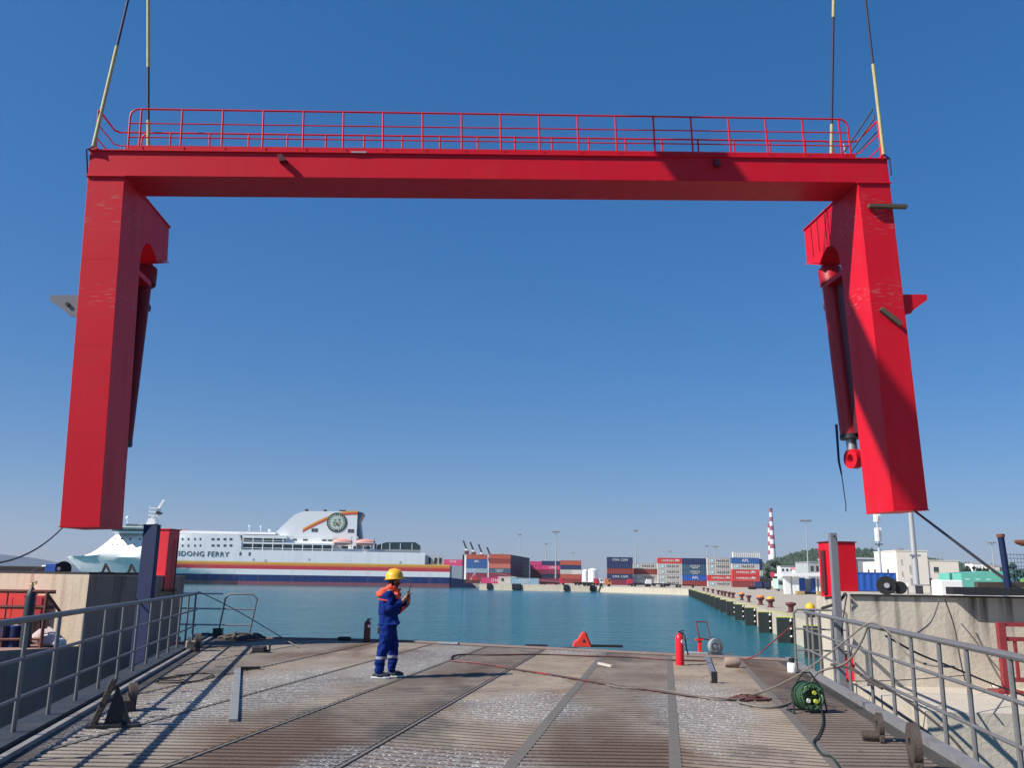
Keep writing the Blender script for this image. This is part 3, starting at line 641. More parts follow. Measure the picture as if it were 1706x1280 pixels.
MB().box(-.15, .16, -.12, .12, -.31, -.0).build('foot_plate', GREYP, t)
MB().tube([(.0, -.08, 2.55), (.0, -.1, 2.55)], .02, 8).build('bolt', DARK, t)

# ------------------------------------------------------------------ text meshes
_txt = {}
def text_mesh(body, size, ext=.02, spacing=1.0):
    key = (body, size, spacing)
    if key in _txt: return _txt[key]
    cu = bpy.data.curves.new('lettering', 'FONT'); cu.body = body; cu.size = size; cu.extrude = ext; cu.align_x = 'CENTER'; cu.align_y = 'CENTER'; cu.space_character = spacing; cu.resolution_u = 2
    ob = bpy.data.objects.new('lettering', cu); C.objects.link(ob)
    dg = bpy.context.evaluated_depsgraph_get(); me = bpy.data.meshes.new_from_object(ob.evaluated_get(dg))
    me.transform(Matrix.Rotation(R(90), 4, 'X')); me.name = 'lettering'
    bpy.data.objects.remove(ob); me.materials.clear(); _txt[key] = me; return me
def put_text(body, size, m_, parent, loc, spacing=1.0, ext=.02, name='lettering', sx=1):
    me = text_mesh(body, size, ext, spacing).copy()
    if sx != 1: me.transform(Matrix.Scale(sx, 4, (1, 0, 0)))
    me.materials.append(m_); o = bpy.data.objects.new(name, me); C.objects.link(o); o.parent = parent; o.location = loc; return o

# ------------------------------------------------------------------ ferry
FY = thing('ferry', (-16.0, 401.5, 0), 'white passenger ferry with yellow, red and navy stripes moored across the basin', 'ship', rz=R(6)); FY.scale = (1.045, 1.045, 1.03)
def hullmat():
    M = bpy.data.materials.new('ferry_hull'); M.use_nodes = True; n = M.node_tree.nodes; l = M.node_tree.links; b = n['Principled BSDF']; b.inputs['Roughness'].default_value = .4
    tc = n.new('ShaderNodeTexCoord'); sp = n.new('ShaderNodeSeparateXYZ'); l.new(tc.outputs['Object'], sp.inputs[0])
    def rmp(stops):
        r = n.new('ShaderNodeValToRGB'); r.color_ramp.interpolation = 'CONSTANT'; el = r.color_ramp.elements
        el[0].position = 0; el[0].color = (*stops[0][1], 1); el[1].position = stops[1][0]/12; el[1].color = (*stops[1][1], 1)
        for z, c in stops[2:]:
            e = el.new(z/12); e.color = (*c, 1)
        mr = n.new('ShaderNodeMath'); mr.operation = 'DIVIDE'; mr.inputs[1].default_value = 12; l.new(sp.outputs[2], mr.inputs[0]); l.new(mr.outputs[0], r.inputs[0]); return r.outputs[0]
    W = (.86, .86, .85); NV = (.015, .035, .14); BT = (.26, .09, .11)
    full = rmp([(0, BT), (1.5, NV), (4.25, W), (6.55, (.62, .05, .07)), (8.1, (.78, .26, .05)), (8.95, (.8, .5, .08)), (9.6, W)])
    bow = rmp([(0, BT), (1.5, W), (2, W)])
    gt = n.new('ShaderNodeMath'); gt.operation = 'GREATER_THAN'; gt.inputs[1].default_value = -131; l.new(sp.outputs[0], gt.inputs[0])
    mx = n.new('ShaderNodeMix'); mx.data_type = 'RGBA'; l.new(gt.outputs[0], mx.inputs[0]); l.new(bow, mx.inputs[6]); l.new(full, mx.inputs[7])
    mp = n.new('ShaderNodeMapping'); mp.inputs['Scale'].default_value = (.5, .5, .06); l.new(tc.outputs['Object'], mp.inputs[0])
    no = n.new('ShaderNodeTexNoise'); no.inputs['Scale'].default_value = 1; no.inputs['Detail'].default_value = 6; l.new(mp.outputs[0], no.inputs['Vector'])
    rr = n.new('ShaderNodeMapRange'); rr.inputs[1].default_value = .5; rr.inputs[2].default_value = .8; rr.inputs[3].default_value = 0; rr.inputs[4].default_value = .25; l.new(no.outputs[0], rr.inputs[0])
    m2 = n.new('ShaderNodeMix'); m2.data_type = 'RGBA'; l.new(rr.outputs[0], m2.inputs[0]); l.new(mx.outputs[2], m2.inputs[6]); m2.inputs[7].default_value = (.35, .27, .2, 1); l.new(m2.outputs[2], b.inputs['Base Color']); return M
HULL = hullmat()
def interp(t, x):
    for (a, b), (c, d) in zip(t[:-1], t[1:]):
        if x <= c: return b+(d-b)*(x-a)/(c-a)
    return t[-1][1]
ztab = [(-173, 10.6), (-171.5, 10.8), (-164, 11.1), (-161.5, 12.0), (-159, 13.6), (-156.5, 16.0), (-154, 18.6), (-152.5, 20.3), (-151.2, 20.6), (-98.5, 20.9), (-98.4, 14.6), (-21.2, 14.6), (-21.1, 9.6), (-10.3, 9.6)]
def stem(z): return interp([(-2, -160), (0, -161), (3, -163.5), (5, -167), (8, -170.3), (10.6, -172.6), (30, -173.5)], z)
def halfb(x, z):
    if z > 10.9:
        s_ = -173+ (z-10.9)*1.6; return 12.5*max(.02, min(1, (x-s_)/34))**.62
    s_ = stem(z); flare = 34+(10.9-z)*3.2
    b = 12.5*max(0.004, min(1, (x-s_)/flare))**.75
    return b
def ferry_hull():
    xs = [-172.5, -171.5, -170, -168, -166, -164, -161.5, -159, -156.5, -154, -152.5, -151, -147, -143, -138, -132, -125, -118, -110, -100.01, -98.45]
    zl = [-1, 0, 1.5, 3, 5, 7, 9, 10.6]
    mb = MB(); cols = []
    for x in xs:
        zt = interp(ztab, x); up = [zt] if zt < 11.3 else [11.0+(zt-11.0)*k/5 for k in range(1, 6)]
        while len(up) < 5: up.append(up[-1]+.001)
        zz = zl+up[:5]; near = []; farr = []
        for z in zz:
            xx = max(x, stem(min(z, 10.6))) if z <= 10.9 else x
            b = halfb(max(x, xx), z) if x >= stem(z)-.01 else .03
            near.append((max(x, stem(z)+.0) if z <= 10.9 else x, 12.5-b, z)); farr.append((max(x, stem(z)) if z <= 10.9 else x, 12.5+b, z))
        cols.append(near+farr[::-1])
    n_ = len(cols[0]); vs = [v for c in cols for v in c]; fs = []
    for i in range(len(cols)-1):
        for k in range(n_-1): fs.append((i*n_+k, i*n_+k+1, (i+1)*n_+k+1, (i+1)*n_+k))
    fs.append(tuple(range(n_))); fs.append(tuple(range((len(cols)-1)*n_, len(cols)*n_))[::-1])
    mb.add(vs, fs); return mb
hf = ferry_hull()
h_ = hf.build('bow_hull', HULL, FY, True)
mb = MB(); mb.box(-98.45, -21.1, 0, 25, -1, 14.6); mb.box(-21.1, -10.3, 0, 25, -1, 9.6); mb.build('main_hull', HULL, FY)
MB().prism([(-10.3, -1), (1.1, -.5), (1.1, .6), (-2.5, 3.4), (-10.3, 4.2)], .2, 24.8, 'y').build('stern_hull', mat('ferry_navy', (.012, .02, .07), .45), FY)
MB().box(-10.3, -4.8, .3, 24, 3.6, 9.3).build('stern_door_box', mat('ship_grey', (.36, .38, .42), .6, 0, .15, 1), FY)
MB().box(-4.9, -4.2, .5, 1.5, 3.0, 14.2).build('stern_mast', DARK, FY)
MB().box(-21.0, -13, 1.5, 24, 9.6, 13.6).build('aft_house', mat('ship_grey2', (.5, .5, .5), .6), FY)
for x in (-19.5, -17, -15): MB().box(x, x+.9, 1.3, 1.5, 10, 12.6).build('aft_doorway', DARK, FY)
# superstructure
sup = MB(); sup.prism([(-98.4, 14.6), (-98.4, 20.9), (-80.4, 20.9), (-80.4, 18.9), (-60, 18.4), (-60, 14.6)], 3.2, 21.8, 'y'); sup.build('superstructure', WHITE, FY)
MB().box(-98.4, -60, .25, 3.3, 17.2, 17.9).build('balcony_slab', WHITE, FY); MB().box(-98.4, -80, .25, 3.3, 19.6, 20.9).build('balcony_slab', WHITE, FY)
WR = mat('window_recess', (.09, .1, .11), .3, 0, .4, .8)
MB().box(-98.2, -60.8, 2.9, 3.15, 15.1, 17.1).build('promenade_window', WR, FY); MB().box(-98.2, -81, 2.9, 3.15, 18.1, 19.5).build('promenade_window', WR, FY)
for i in range(10):
    x = -98.2+i*4.15; MB().box(x, x+.35, .25, .6, 14.6, 17.2).build('balcony_post', WHITE, FY)
    if i < 5: MB().box(x, x+.35, .25, .6, 17.9, 19.6).build('balcony_post', WHITE, FY)
MB().box(-98.3, -60, .3, .4, 15.3, 15.55).box(-98.3, -80.5, .3, .4, 18.5, 18.7).build('balcony_rail', WHITE, FY)
MB().box(-151, -98.4, 3, 22, 20.6, 21.3).build('upper_deck', WHITE, FY)
MB().box(-133, -85.1, 2.5, 22, 21.3, 22.3).build('sun_deck_house', WHITE, FY)
MB().box(-80.4, -60, 4, 21, 18.4, 20.7).build('casing_base', WHITE, FY)
for x in (-77, -72.5, -64.5, -62, -59.8): MB().box(x-1, x+1, 3.1, 3.2, 18.9 if x > -60 else 18.9, 19.7).build('window', WR, FY)
MB().box(-60, -23.3, 3, 22, 14.6, 15.9).build('aft_deck', WHITE, FY)
# bridge and mast
MB().prism([(-151.6, 20.6), (-152.2, 22.9), (-138, 22.9), (-138, 20.6)], 1.5, 23.5, 'y').build('wheelhouse', WHITE, FY)
MB().box(-152.1, -138.2, 1.38, 1.48, 21.6, 22.4).build('bridge_window', WR, FY)
MB().box(-151.5, -139, -1.2, 26.2, 23, 23.5).build('bridge_roof', WHITE, FY)
MB().box(-148, -143, 6, 19, 23.5, 24.8).build('upper_bridge', WR, FY)
MB().prism([(-141.5, 23), (-140, 27.5), (-137.5, 27.5), (-136.5, 23)], 9, 15, 'y').build('mast_base', WHITE, FY)
ms = MB(); ms.beam((-139.5, 12, 27.3), (-135.2, 12, 36), .9, .9); ms.beam((-137, 12, 27), (-136, 12, 33), .5, .5)
for z, w_ in ((28.8, 3.6), (30.4, 3.0), (32, 2.4)): ms.box(-140.5, -140.5+w_+2, 10.5, 13.5, z, z+.3); ms.beam((-140.5, 11, z), (-140.5, 11, z+1), .2, .2)
ms.build('mast', WHITE, FY); MB().box(-137.4, -135.8, 10, 14, 29.6, 30.8).build('radar_scanner', DARK, FY)
def dome(x, z, r): MB().sphere((x, 6, z), r, n=14, m_=10).tube([(x, 6, z-r-1.6), (x, 6, z-r+.2)], r*.35, 8).build('radome', mat('radome', (.62, .72, .82), .4), FY, True)
dome(-147.6, 27.4, .9); dome(-96.8, 24.9, .55); dome(-92, 24.7, .5); dome(-88.2, 23.2, .7)
MB().box(-133, -122, 3, 3.2, 22.3, 22.8).build('deck_rail', mat('pink_paint', (.6, .2, .2), .5), FY)
# funnel
fprof = [(-85.1, 21), (-85.1, 22.6), (-83, 25), (-81, 27), (-79.5, 28.7), (-77.7, 30.3), (-75.8, 31.2), (-73.7, 31.8), (-51, 32.2), (-51, 20.7), (-51.5, 15)]
fprof = [(-85.1, 20.8)]+fprof[1:-1]
MB().prism(fprof, 4.2, 20.8, 'y').build('funnel', WHITE, FY)
MB().prism([(-51, 14.6), (-51, 32.2), (-48.6, 31.7), (-50.2, 28), (-49, 21), (-49, 14.6)], 4.3, 20.7, 'y').build('funnel_tail', mat('tail_navy', (.02, .05, .11), .4), FY)
MB().box(-60, -51, 4.2, 20.8, 14.6, 20.7).build('funnel_base', WHITE, FY)
def arc(z_off, w_):
    pts = []
    for i in range(13):
        f_ = i/12; x = -74+23*f_; zc = 22.6+8.2*math.sin(min(1, f_*1.05)*math.pi/2)**1.0-.0
        pts.append((x, zc+z_off))
    up = [(x, z+w_) for x, z in pts]; return pts+up[::-1]
MB().prism([(x, z) for x, z in arc(.0, .9)], 4.12, 4.19, 'y').build('funnel_stripe', mat('stripe_red', (.68, .1, .05), .4), FY)
MB().prism([(x, z) for x, z in arc(.9, .8)], 4.12, 4.19, 'y').build('funnel_stripe', mat('stripe_orange', (.8, .36, .05), .4), FY)
em = MB().disc((-59.7, 4.08, 27.2), (0, 1, 0), 4.3, .12, 40).build('emblem', mat('emblem_green', (.05, .08, .06), .5), FY)
MB().disc((-59.7, 4.0, 27.2), (0, 1, 0), 3.7, .1, 40, 2.8).build('emblem_ring', mat('emblem_band', (.10, .15, .12), .5), em)
MB().disc((-59.7, 3.98, 27.2), (0, 1, 0), 2.95, .14, 40).build('emblem_centre', mat('emblem_cream', (.55, .62, .52), .5), em)
for i in range(22):
    a = 2*math.pi*i/22
    if i % 11 == 0: continue
    c_ = Vector((-59.7+3.4*math.sin(a), 3.9, 27.2+3.4*math.cos(a)))
    MB().box(-.2, .2, -.04, .04, -.32, .32, Matrix.Translation(c_) @ Matrix.Rotation(a, 4, 'Y')).build('ring_letter', mat('emblem_letter', (.6, .6, .5), .5), em)
for dx, dz, c_ in ((-1.2, -.3, (.05, .2, .1)), (1.0, 1.1, (.05, .2, .1)), (-.8, .9, (.25, .3, .2)), (0, -.4, (.45, .12, .1)), (-.9, -1.4, (.35, .2, .08)), (.8, -1.3, (.05, .2, .1)), (1.3, -.2, (.4, .25, .1)), (.1, -1.0, (.2, .1, .1))):
    x, z = -59.7+dx, 27.2+dz
    MB().prism([(x-.55, z+.45), (x+.55, z+.45), (x, z-.55)], 3.84, 3.9, 'y').build('emblem_leaf', mat('leaf%.2f%.2f' % (dx, dz), c_, .5), em)
for x in (-69, -53.5):
    for j in range(2):
        MB().box(x-1.3+j*1.4, x-.1+j*1.4, 4.1, 4.19, 22.9, 24.4).build('funnel_vent', WR, FY)
for x in (-73.5, -65.5, -58.6, -57.4): MB().tube([(x, 9, 31.8), (x, 9, 33.0)], .8, 10).build('exhaust_pipe', DARK, FY, True)
# lifeboats
for x in (-56.5, -46.8):
    pr = []
    lb = MB(); M_ = Matrix.Translation((x, .9, 18.6)); lb.sphere((0, 0, 0), 4.3, 1.4, 1.5, 16, 10, M_); lo = lb.build('lifeboat', mat('lifeboat_pink', (.72, .33, .27), .5), FY, True)
    MB().box(-3.6, 3.6, -1.5, 1.4, -.3, -.1, M_).build('gunwale', WHITE, lo)
    for dx in (-3.8, 3.8): MB().beam((x+dx, 3, 15.8), (x+dx, .6, 21.2), .3, .3).beam((x+dx, .6, 21.2), (x+dx*.8, .3, 20), .2, .2).build('davit', WHITE, FY)
for x in (-57, -52, -47.5, -42, -38, -34): MB().box(x, x+2.8, 2.9, 3.1, 15.9, 17).build('deck_recess', WR, FY)
MB().prism([(-41, 15.9), (-42, 17.6), (-38, 18.9), (-25.5, 19.2), (-23.2, 17.6), (-23.2, 15.9)], 1.5, 23, 'y').build('wind_screen', mat('screen_dark', (.03, .055, .06), .35, 0, .4, .6), FY)
for x in (-40, -36.5, -32, -27): MB().box(x, x+.25, 1.35, 1.48, 15.9, 18.6).build('screen_frame', WHITE, FY)
for i in range(6): MB().box(-46+i*1.6, -45.3+i*1.6, 2, 2.8, 15.9, 17.2+.5*(i % 3)).build('deck_locker', STEEL if i % 2 else DARK, FY)
# small windows
for px, py in [(px, py) for py in (899, 910) for px in (316, 326, 337, 346)]+[(px, py) for py in (899.5, 910) for px in (367, 376, 387, 397)]+[(192, 898), (206, 898), (222.5, 898.5), (240, 898.5), (190, 908), (200, 908), (210, 908), (231, 908)]:
    d = ray(px, py); c_, s_ = .978, .209; O_ = Vector((-15.57, 400.52, 0)); nn = Vector((-s_, c_, 0)); tt = ((O_-EYE).dot(nn))/d.dot(nn); Pw = EYE+d*tt-O_; X = Pw.x*c_+Pw.y*s_; Z = Pw.z
    y = 12.5-halfb(X, Z); big = px > 360 or px in (206, 222.5, 240)
    MB().box(X-(.55 if big else .3), X+(.55 if big else .3), y-.08, y+.4, Z-.45, Z+.45).build('window', WR, FY)
for x in (-98.6, -94.8): MB().box(x-.4, x+.4, -.06, 0, 12.1, 13.6).build('window', WR, FY)
for x, z in ((-93, 10.6), (-70, 10.9), (-31.5, 10.4), (-88, 10.2)): MB().box(x-.5, x+.5, -.05, 0, z-.6, z+.5).build('shell_door', mat('shell_grey', (.5, .52, .5), .5), FY)
_w = lambda b_: (lambda xs: max(xs)-min(xs))([v.co.x for v in text_mesh(b_, 3.0, .05, 1.12).vertices])
_k = 20.3/_w('IDONG FERRY'); put_text('WEIDONG FERRY', 3.0, mat('letter_grey', (.10, .10, .13), .5), FY, (-103.3-_w('WEIDONG FERRY')*_k/2, -.09, 12.45), 1.12, .05, sx=_k)
# hull lettering stands a little proud where the hull is full width
line('mooring_line', [at(797, 949, 398), at(860, 962, 380), at(932, 971, 341)], .07, ROPE, 'pale mooring hawser from the ferry stern to the far quay')
t = thing('loading_arm', (at(788, 976, 392).x, 392, 2.0), 'white inclined gangway arm standing by the ferry stern', 'gangway')
MB().beam((-1.2, 0, 1.5), (1.9, 0, 6.3), .7, .7).build('arm', GALV, t); MB().box(-3.5, 3, -1.5, 1.5, 0, 1.4).build('chassis', mat('oxide', (.17, .03, .03)), t); MB().box(-.5, 1.5, -1, 1, 1.4, 3.2).build('cab', mat('cabred', (.5, .04, .05), .5), t)

# ------------------------------------------------------------------ shipping containers
CY = math.atan(-.168)*0
def cmat(name, c):
    if 'c_'+name in _mats: return _mats['c_'+name]
    return mat('c_'+name, c, .55, 0, .12, .5, dirt=tuple(v*.55+.02 for v in c), dscale=.5, damt=.5)
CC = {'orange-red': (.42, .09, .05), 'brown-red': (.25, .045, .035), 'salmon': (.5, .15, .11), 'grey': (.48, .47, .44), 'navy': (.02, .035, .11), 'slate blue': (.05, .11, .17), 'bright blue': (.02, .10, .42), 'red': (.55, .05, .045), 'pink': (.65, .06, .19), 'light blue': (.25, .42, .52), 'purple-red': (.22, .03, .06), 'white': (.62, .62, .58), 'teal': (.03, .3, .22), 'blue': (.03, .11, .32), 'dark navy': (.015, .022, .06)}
_cm = {}
def cont_mesh(L=12.19):
    if L in _cm: return _cm[L]
    Wd, Ht = 2.44, 2.59; pr = []; mb = MB(); fr = .18
    # corrugated long sides as a zigzag in plan, ends the same
    def wall(p, q_, nseg, depth, nrm):
        p = Vector(p); q_ = Vector(q_); n_ = Vector(nrm); out = []
        for i in range(nseg):
            for k, dd in ((0, 0), (.3, 0), (.5, -depth), (.8, -depth)):
                out.append(p.lerp(q_, (i+k)/nseg)+n_*dd)
        out.append(q_.copy())
        v0 = [o_+Vector((0, 0, fr)) for o_ in out]; v1 = [o_+Vector((0, 0, Ht-fr*.7)) for o_ in out]; m_ = len(out)
        mb.add(v0+v1, [(i, i+1, m_+i+1, m_+i) for i in range(m_-1)])
    i_ = .03; a = L/2-.12; b = Wd/2-.12
    wall((-a, -Wd/2+i_, 0), (a, -Wd/2+i_, 0), int(L/.9), .06, (0, -1, 0)); wall((a, Wd/2-i_, 0), (-a, Wd/2-i_, 0), int(L/.9), .06, (0, 1, 0))
    wall((L/2-i_, -b, 0), (L/2-i_, b, 0), 4, .05, (1, 0, 0)); wall((-L/2+i_, b, 0), (-L/2+i_, -b, 0), 4, .05, (-1, 0, 0))
    for x in (-L/2, L/2-.14):
        for y in (-Wd/2, Wd/2-.14): mb.box(x, x+.14, y, y+.14, 0, Ht)
    for z0, z1 in ((0, fr), (Ht-fr*.7, Ht-.004)):
        mb.box(-L/2+.14, L/2-.14, -Wd/2+.005, -Wd/2+.12, z0, z1); mb.box(-L/2+.14, L/2-.14, Wd/2-.12, Wd/2-.005, z0, z1)
        mb.box(-L/2+.005, -L/2+.12, -Wd/2+.14, Wd/2-.14, z0, z1); mb.box(L/2-.12, L/2-.005, -Wd/2+.14, Wd/2-.14, z0, z1)
    mb.add([(-L/2+.05, -Wd/2+.05, Ht-.02), (L/2-.05, -Wd/2+.05, Ht-.02), (L/2-.05, Wd/2-.05, Ht-.02), (-L/2+.05, Wd/2-.05, Ht-.02)], [(0, 1, 2, 3)])
    me = mb.mesh('container'); _cm[L] = me; return me
_cmc = {}
def container(loc, rz, colour, label, logo=None, L=12.19, group=None):
    key = (L, colour)
    if key not in _cmc:
        me = cont_mesh(L).copy(); me.materials.append(cmat(colour, CC[colour])); _cmc[key] = me
    o = bpy.data.objects.new('shipping_container', _cmc[key]); C.objects.link(o); o.location = loc; o.rotation_euler = (0, 0, rz)
    tag(o, label, 'container', group or 'stacked shipping containers')
    Wt = mat('letter_white', (.8, .8, .78), .5); Dk = mat('letter_dark', (.06, .07, .09), .5)
    y = -1.24; z = 1.3
    if logo == 'M':
        put_text('MAERSK', 1.45, Dk, o, (1.0, y, z), 1.1, sx=1.05); MB().box(-4.6, -3.2, y-.02, y+.01, z-.65, z+.65).build('logo_square', mat('logo_blue', (.3, .6, .68), .5), o)
        st_ = [(-3.9+.5*math.sin(a)*(1 if k % 2 == 0 else .45), z+.5*math.cos(a)*(1 if k % 2 == 0 else .45)) for k, a in [(k, math.pi*k/7) for k in range(14)]]
        MB().prism(st_, y-.05, y-.02, 'y').build('logo_star', Wt, o)
    elif logo == 'H': put_text('HAMBURG SÜD', 1.25, Wt, o, (0, y, z), 1.0); MB().prism([(2.6, z+.9), (4.2, z+.2), (2.9, z+.1)], y-.02, y, 'y').build('logo_flag', Wt, o)
    elif logo == 'APL': put_text('APL', 1.9, Wt, o, (0, y, z), 1.0)
    elif logo == 'ONE': put_text('ONE', 1.9, Wt, o, (.5, y, z), 1.1)
    elif logo == 'COSCO': put_text('COSCO', 1.3, Wt, o, (0, y, z+.2), 1.0); put_text('SHIPPING', .7, Wt, o, (0, y, z-.7), 1.0)
    elif logo == 'CMA': put_text('CMA CGM', 1.5, Wt, o, (0, y, z), 1.1)
    elif logo == 'E': put_text('EVERGREEN', 1.0, Wt, o, (0, y, z), 1.1)
    return o
def stack(px0, px1, D, tiers, where, z0=2.02, rz=.0):
    cx = ((px0+px1)/2-853)/FPX*D*1.02; names = ['bottom', 'second', 'third', 'fourth', 'fifth', 'sixth', 'seventh']
    # centre x for the given middle column
    cx = at((px0+px1)/2, 975, D).x
    for i, tr in enumerate(tiers):
        c_, lg = tr[0], tr[1]; nm = 'top' if i == len(tiers)-1 else names[i]
        if len(tr) > 2:
            for j, (cc, xo) in enumerate(zip(tr[2], (-3.08, 3.08))):
                container((cx+xo*math.cos(rz), D+xo*math.sin(rz), z0+i*2.6), rz, cc, 'short %s container, %s half of %s tier, stack %s' % (cc, 'left' if j == 0 else 'right', nm, where), None, 6.06)
            continue
        container((cx+random.uniform(-.06, .06), D+random.uniform(-.06, .06), z0+i*2.6), rz, c_, '%s container, %s tier of the stack %s' % (c_, nm, where), lg)
stack(1014, 1052, 425, [('purple-red', None), ('navy', 'CMA'), ('brown-red', None), ('navy', None), ('navy', 'CMA')], 'just right of the white tanks')
stack(1058, 1095, 430, [('white', None), ('grey', 'M'), ('brown-red', None), ('grey', 'M')], 'second from the white tanks')
stack(1098, 1137, 425, [('grey', 'M'), ('grey', 'M'), ('grey', 'M'), ('grey', 'M'), ('red', 'H')], 'with four grey boxes under one red')
stack(1139, 1177, 424, [('brown-red', None), ('bright blue', 'APL'), ('slate blue', 'COSCO'), ('slate blue', 'COSCO'), ('navy', None)], 'of mostly blue boxes in the middle right')
stack(1181, 1221, 412, [('grey', 'M'), ('red', 'H'), ('grey', 'M'), ('grey', 'M'), ('grey', 'M')], 'between the blue stack and the last stack')
stack(1222, 1263, 400, [('brown-red', None), ('red', 'H'), ('red', 'H'), ('grey', 'M'), ('blue', 'APL')], 'last on the right, before the chimney')
container((at(1243, 975, 404).x+.5, 404, 2.02+13), .02, 'white', 'white container lying on the row behind the last right stack', None)
# second row just behind, seen above or beside the first
stack(1230, 1268, 420, [('navy', None), ('slate blue', None), ('grey', None), ('navy', None), ('navy', None)], 'half hidden behind the last right stack')
stack(1048, 1060, 450, [('dark navy', None), ('dark navy', None), ('dark navy', None), ('dark navy', None)], 'in shade behind the first navy stack')  # shaded side of the first stack, its shade given as dark navy colour
# left group
stack(776, 811, 520, [('brown-red', None), ('purple-red', None), ('light blue', 'COSCO'), ('blue', None), ('blue', 'APL'), ('orange-red', None)], 'nearest the ferry stern')
stack(815, 849, 505, [('pink', 'ONE'), ('purple-red', None), ('slate blue', 'COSCO'), ('salmon', None), ('brown-red', None), ('orange-red', None)], 'right of the stern stack')
for k_ in range(6):  # block side turned from the sun: shade put into the dark navy colour
    for i in range(6):
        D_ = 517+k_*12.6; x_ = at(832, 975, 505).x+6.2+.168*(k_*12.6+6)
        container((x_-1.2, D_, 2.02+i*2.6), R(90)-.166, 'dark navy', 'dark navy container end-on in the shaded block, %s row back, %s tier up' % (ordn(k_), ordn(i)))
stack(893, 905, 560, [('dark navy', None), ('brown-red', None), ('purple-red', None), ('pink', None), ('pink', None)], 'just right of the shaded navy block')
stack(906, 932, 545, [('dark navy', None), ('dark navy', None), ('purple-red', None), ('pink', 'ONE'), ('navy', None)], 'behind the tall quay mast')
stack(934, 968, 520, [('brown-red', None), ('orange-red', None), ('x', None, ('grey', 'white')), ('navy', None), ('orange-red', None)], 'right of the tall mast')
stack(735, 770, 545, [('brown-red', None), ('blue', None), ('purple-red', None), ('pink', None), ('pink', 'ONE')], 'half hidden behind the ferry stern')
container((at(824, 975, 400).x, 400, 2.02), 0, 'pink', 'pink container alone on the ground under the left stacks', 'ONE')
container((at(874, 975, 392).x, 392, 2.02), 0, 'light blue', 'light blue container on the ground at the far quay', 'COSCO')
container((at(911, 975, 400).x, 400, 2.02), 0, 'purple-red', 'purple-red container on the ground left of the lamp mast')
t = thing('site_cabin', (at(845, 975, 395).x, 395, 2.0), 'small cream cabin with two dark windows on the far quay', 'cabin')
MB().box(-4, 4, -1.5, 1.5, 0, 2.9).build('wall', mat('cream', (.55, .52, .45), .7), t); MB().box(-4.1, 4.1, -1.6, 1.6, 2.9, 3.05).build('roof', WHITE, t)
for x in (-2.6, 2): MB().box(x, x+1.1, -1.54, -1.5, 1.1, 2.4).build('window', GLASS, t)

# ------------------------------------------------------------------ trucks on the quay
def truck(px, D, col, label, trailer=None, rz=0):
    t = thing('terminal_truck', (at(px, 975, D).x, D, 2.0), label, 'truck', 'trucks on the far quay', rz=rz)
    cm = mat('truck_'+col, {'red': (.5, .03, .06), 'white': (.7, .7, .68), 'orange': (.6, .2, .06)}[col], .4)
    MB().prism([(-1.2, .7), (-1.2, 2.9), (.6, 2.9), (1.1, 2.0), (1.2, .7)], -1.2, 1.2, 'y').build('cab', cm, t)
    MB().prism([(.0, 1.8), (.0, 2.6), (.6, 2.6), (.95, 1.8)], -1.23, -1.2, 'y').build('window', GLASS, t)
    MB().box(-9.5, 1.0, -.5, .5, .7, 1.0).build('chassis', DARK, t)
    for x in (.3, -2.6, -7.4, -8.7):
        for y in (-1, 1): MB().tube([(x, y-.2, .5), (x, y+.2, .5)], .5, 12).build('wheel', BLACK, t, True)
    if trailer: MB().box(-9.6, -1.6, -1.2, 1.2, 1.0, 1.25).build('trailer_bed', DARK, t)
    return t
truck(937, 375, 'red', 'red terminal truck cab at the foot of the tall lamp mast', 1)
truck(994, 372, 'red', 'red terminal truck towing a flatbed left of the two white tanks', 1)
truck(1049, 400, 'red', 'red truck in front of the first navy container stack', 1, math.pi)
truck(1080, 385, 'white', 'white truck with an empty low trailer under the container rows', 1, math.pi)
truck(1013, 330, 'orange', 'low orange service vehicle on the far quay edge')
truck(1000, 400, 'white', 'white truck parked behind the orange vehicle')
for i, px in enumerate((1065, 1085, 1105, 1125)):
    t = thing('flatbed_trailer', (at(px, 977, 350).x, 350-i*6, 2.0), 'low dark flatbed trailer on the far quay, %s from the left' % ordn(i), 'trailer', 'parked flatbed trailers')
    MB().box(-4, 4, -1.2, 1.2, .9, 1.15).build('bed', DARK, t)
    for x in (-3, -1.8, 3): MB().tube([(x, -1.2, .45), (x, -.7, .45)], .45, 10).build('wheel', BLACK, t)

# ------------------------------------------------------------------ tanks, cranes, masts, chimneys, pylons
for i, (px, D, r_, hh, lab) in enumerate(((975, 900, 2.9, 13, 'slim white storage tank, left of its pair'), (987.5, 880, 4.6, 14, 'broad white domed storage tank beside the slim one'))):
    t = thing('storage_tank', (at(px, 970, D).x, D, 1), lab, 'tank')
    MB().lathe([(r_, 0), (r_, hh*.86)], 24).build('shell', WHITE, t, True); MB().lathe([(r_*1.02, hh*.86), (r_*.7, hh*.95), (r_*.2, hh), (.01, hh)], 24).build('roof', WHITE, t, True)
    MB().tube([(r_, 0, 0), (r_, 0, hh*.9)], .2, 6).build('ladder', GALV, t)
for i, (px, ytop) in enumerate(((774.5, 903), (786, 905), (800, 909), (814.5, 914))):
    D = 1000; top = at(px, ytop, D).z
    t = thing('harbour_crane', (at(px+1, 950, D).x, D, 0), 'far pale harbour crane above the containers, %s from the left' % ordn(i), 'crane', 'distant harbour cranes')
    MB().beam((0, 0, 0), (0, 0, top-8), 2.6, 2.6).beam((2.5, 0, 0), (2.2, 0, top-10), 1.2, 1.2).build('tower', WHITE, t)
    MB().box(-1.5, 3.5, -2, 2, top-14, top-10).build('machine_house', mat('oxide', (.17, .03, .03)), t)
    MB().beam((1, 0, top-9), (-3.2, 0, top+1), 1.4, 1.8).build('jib', DARK, t)
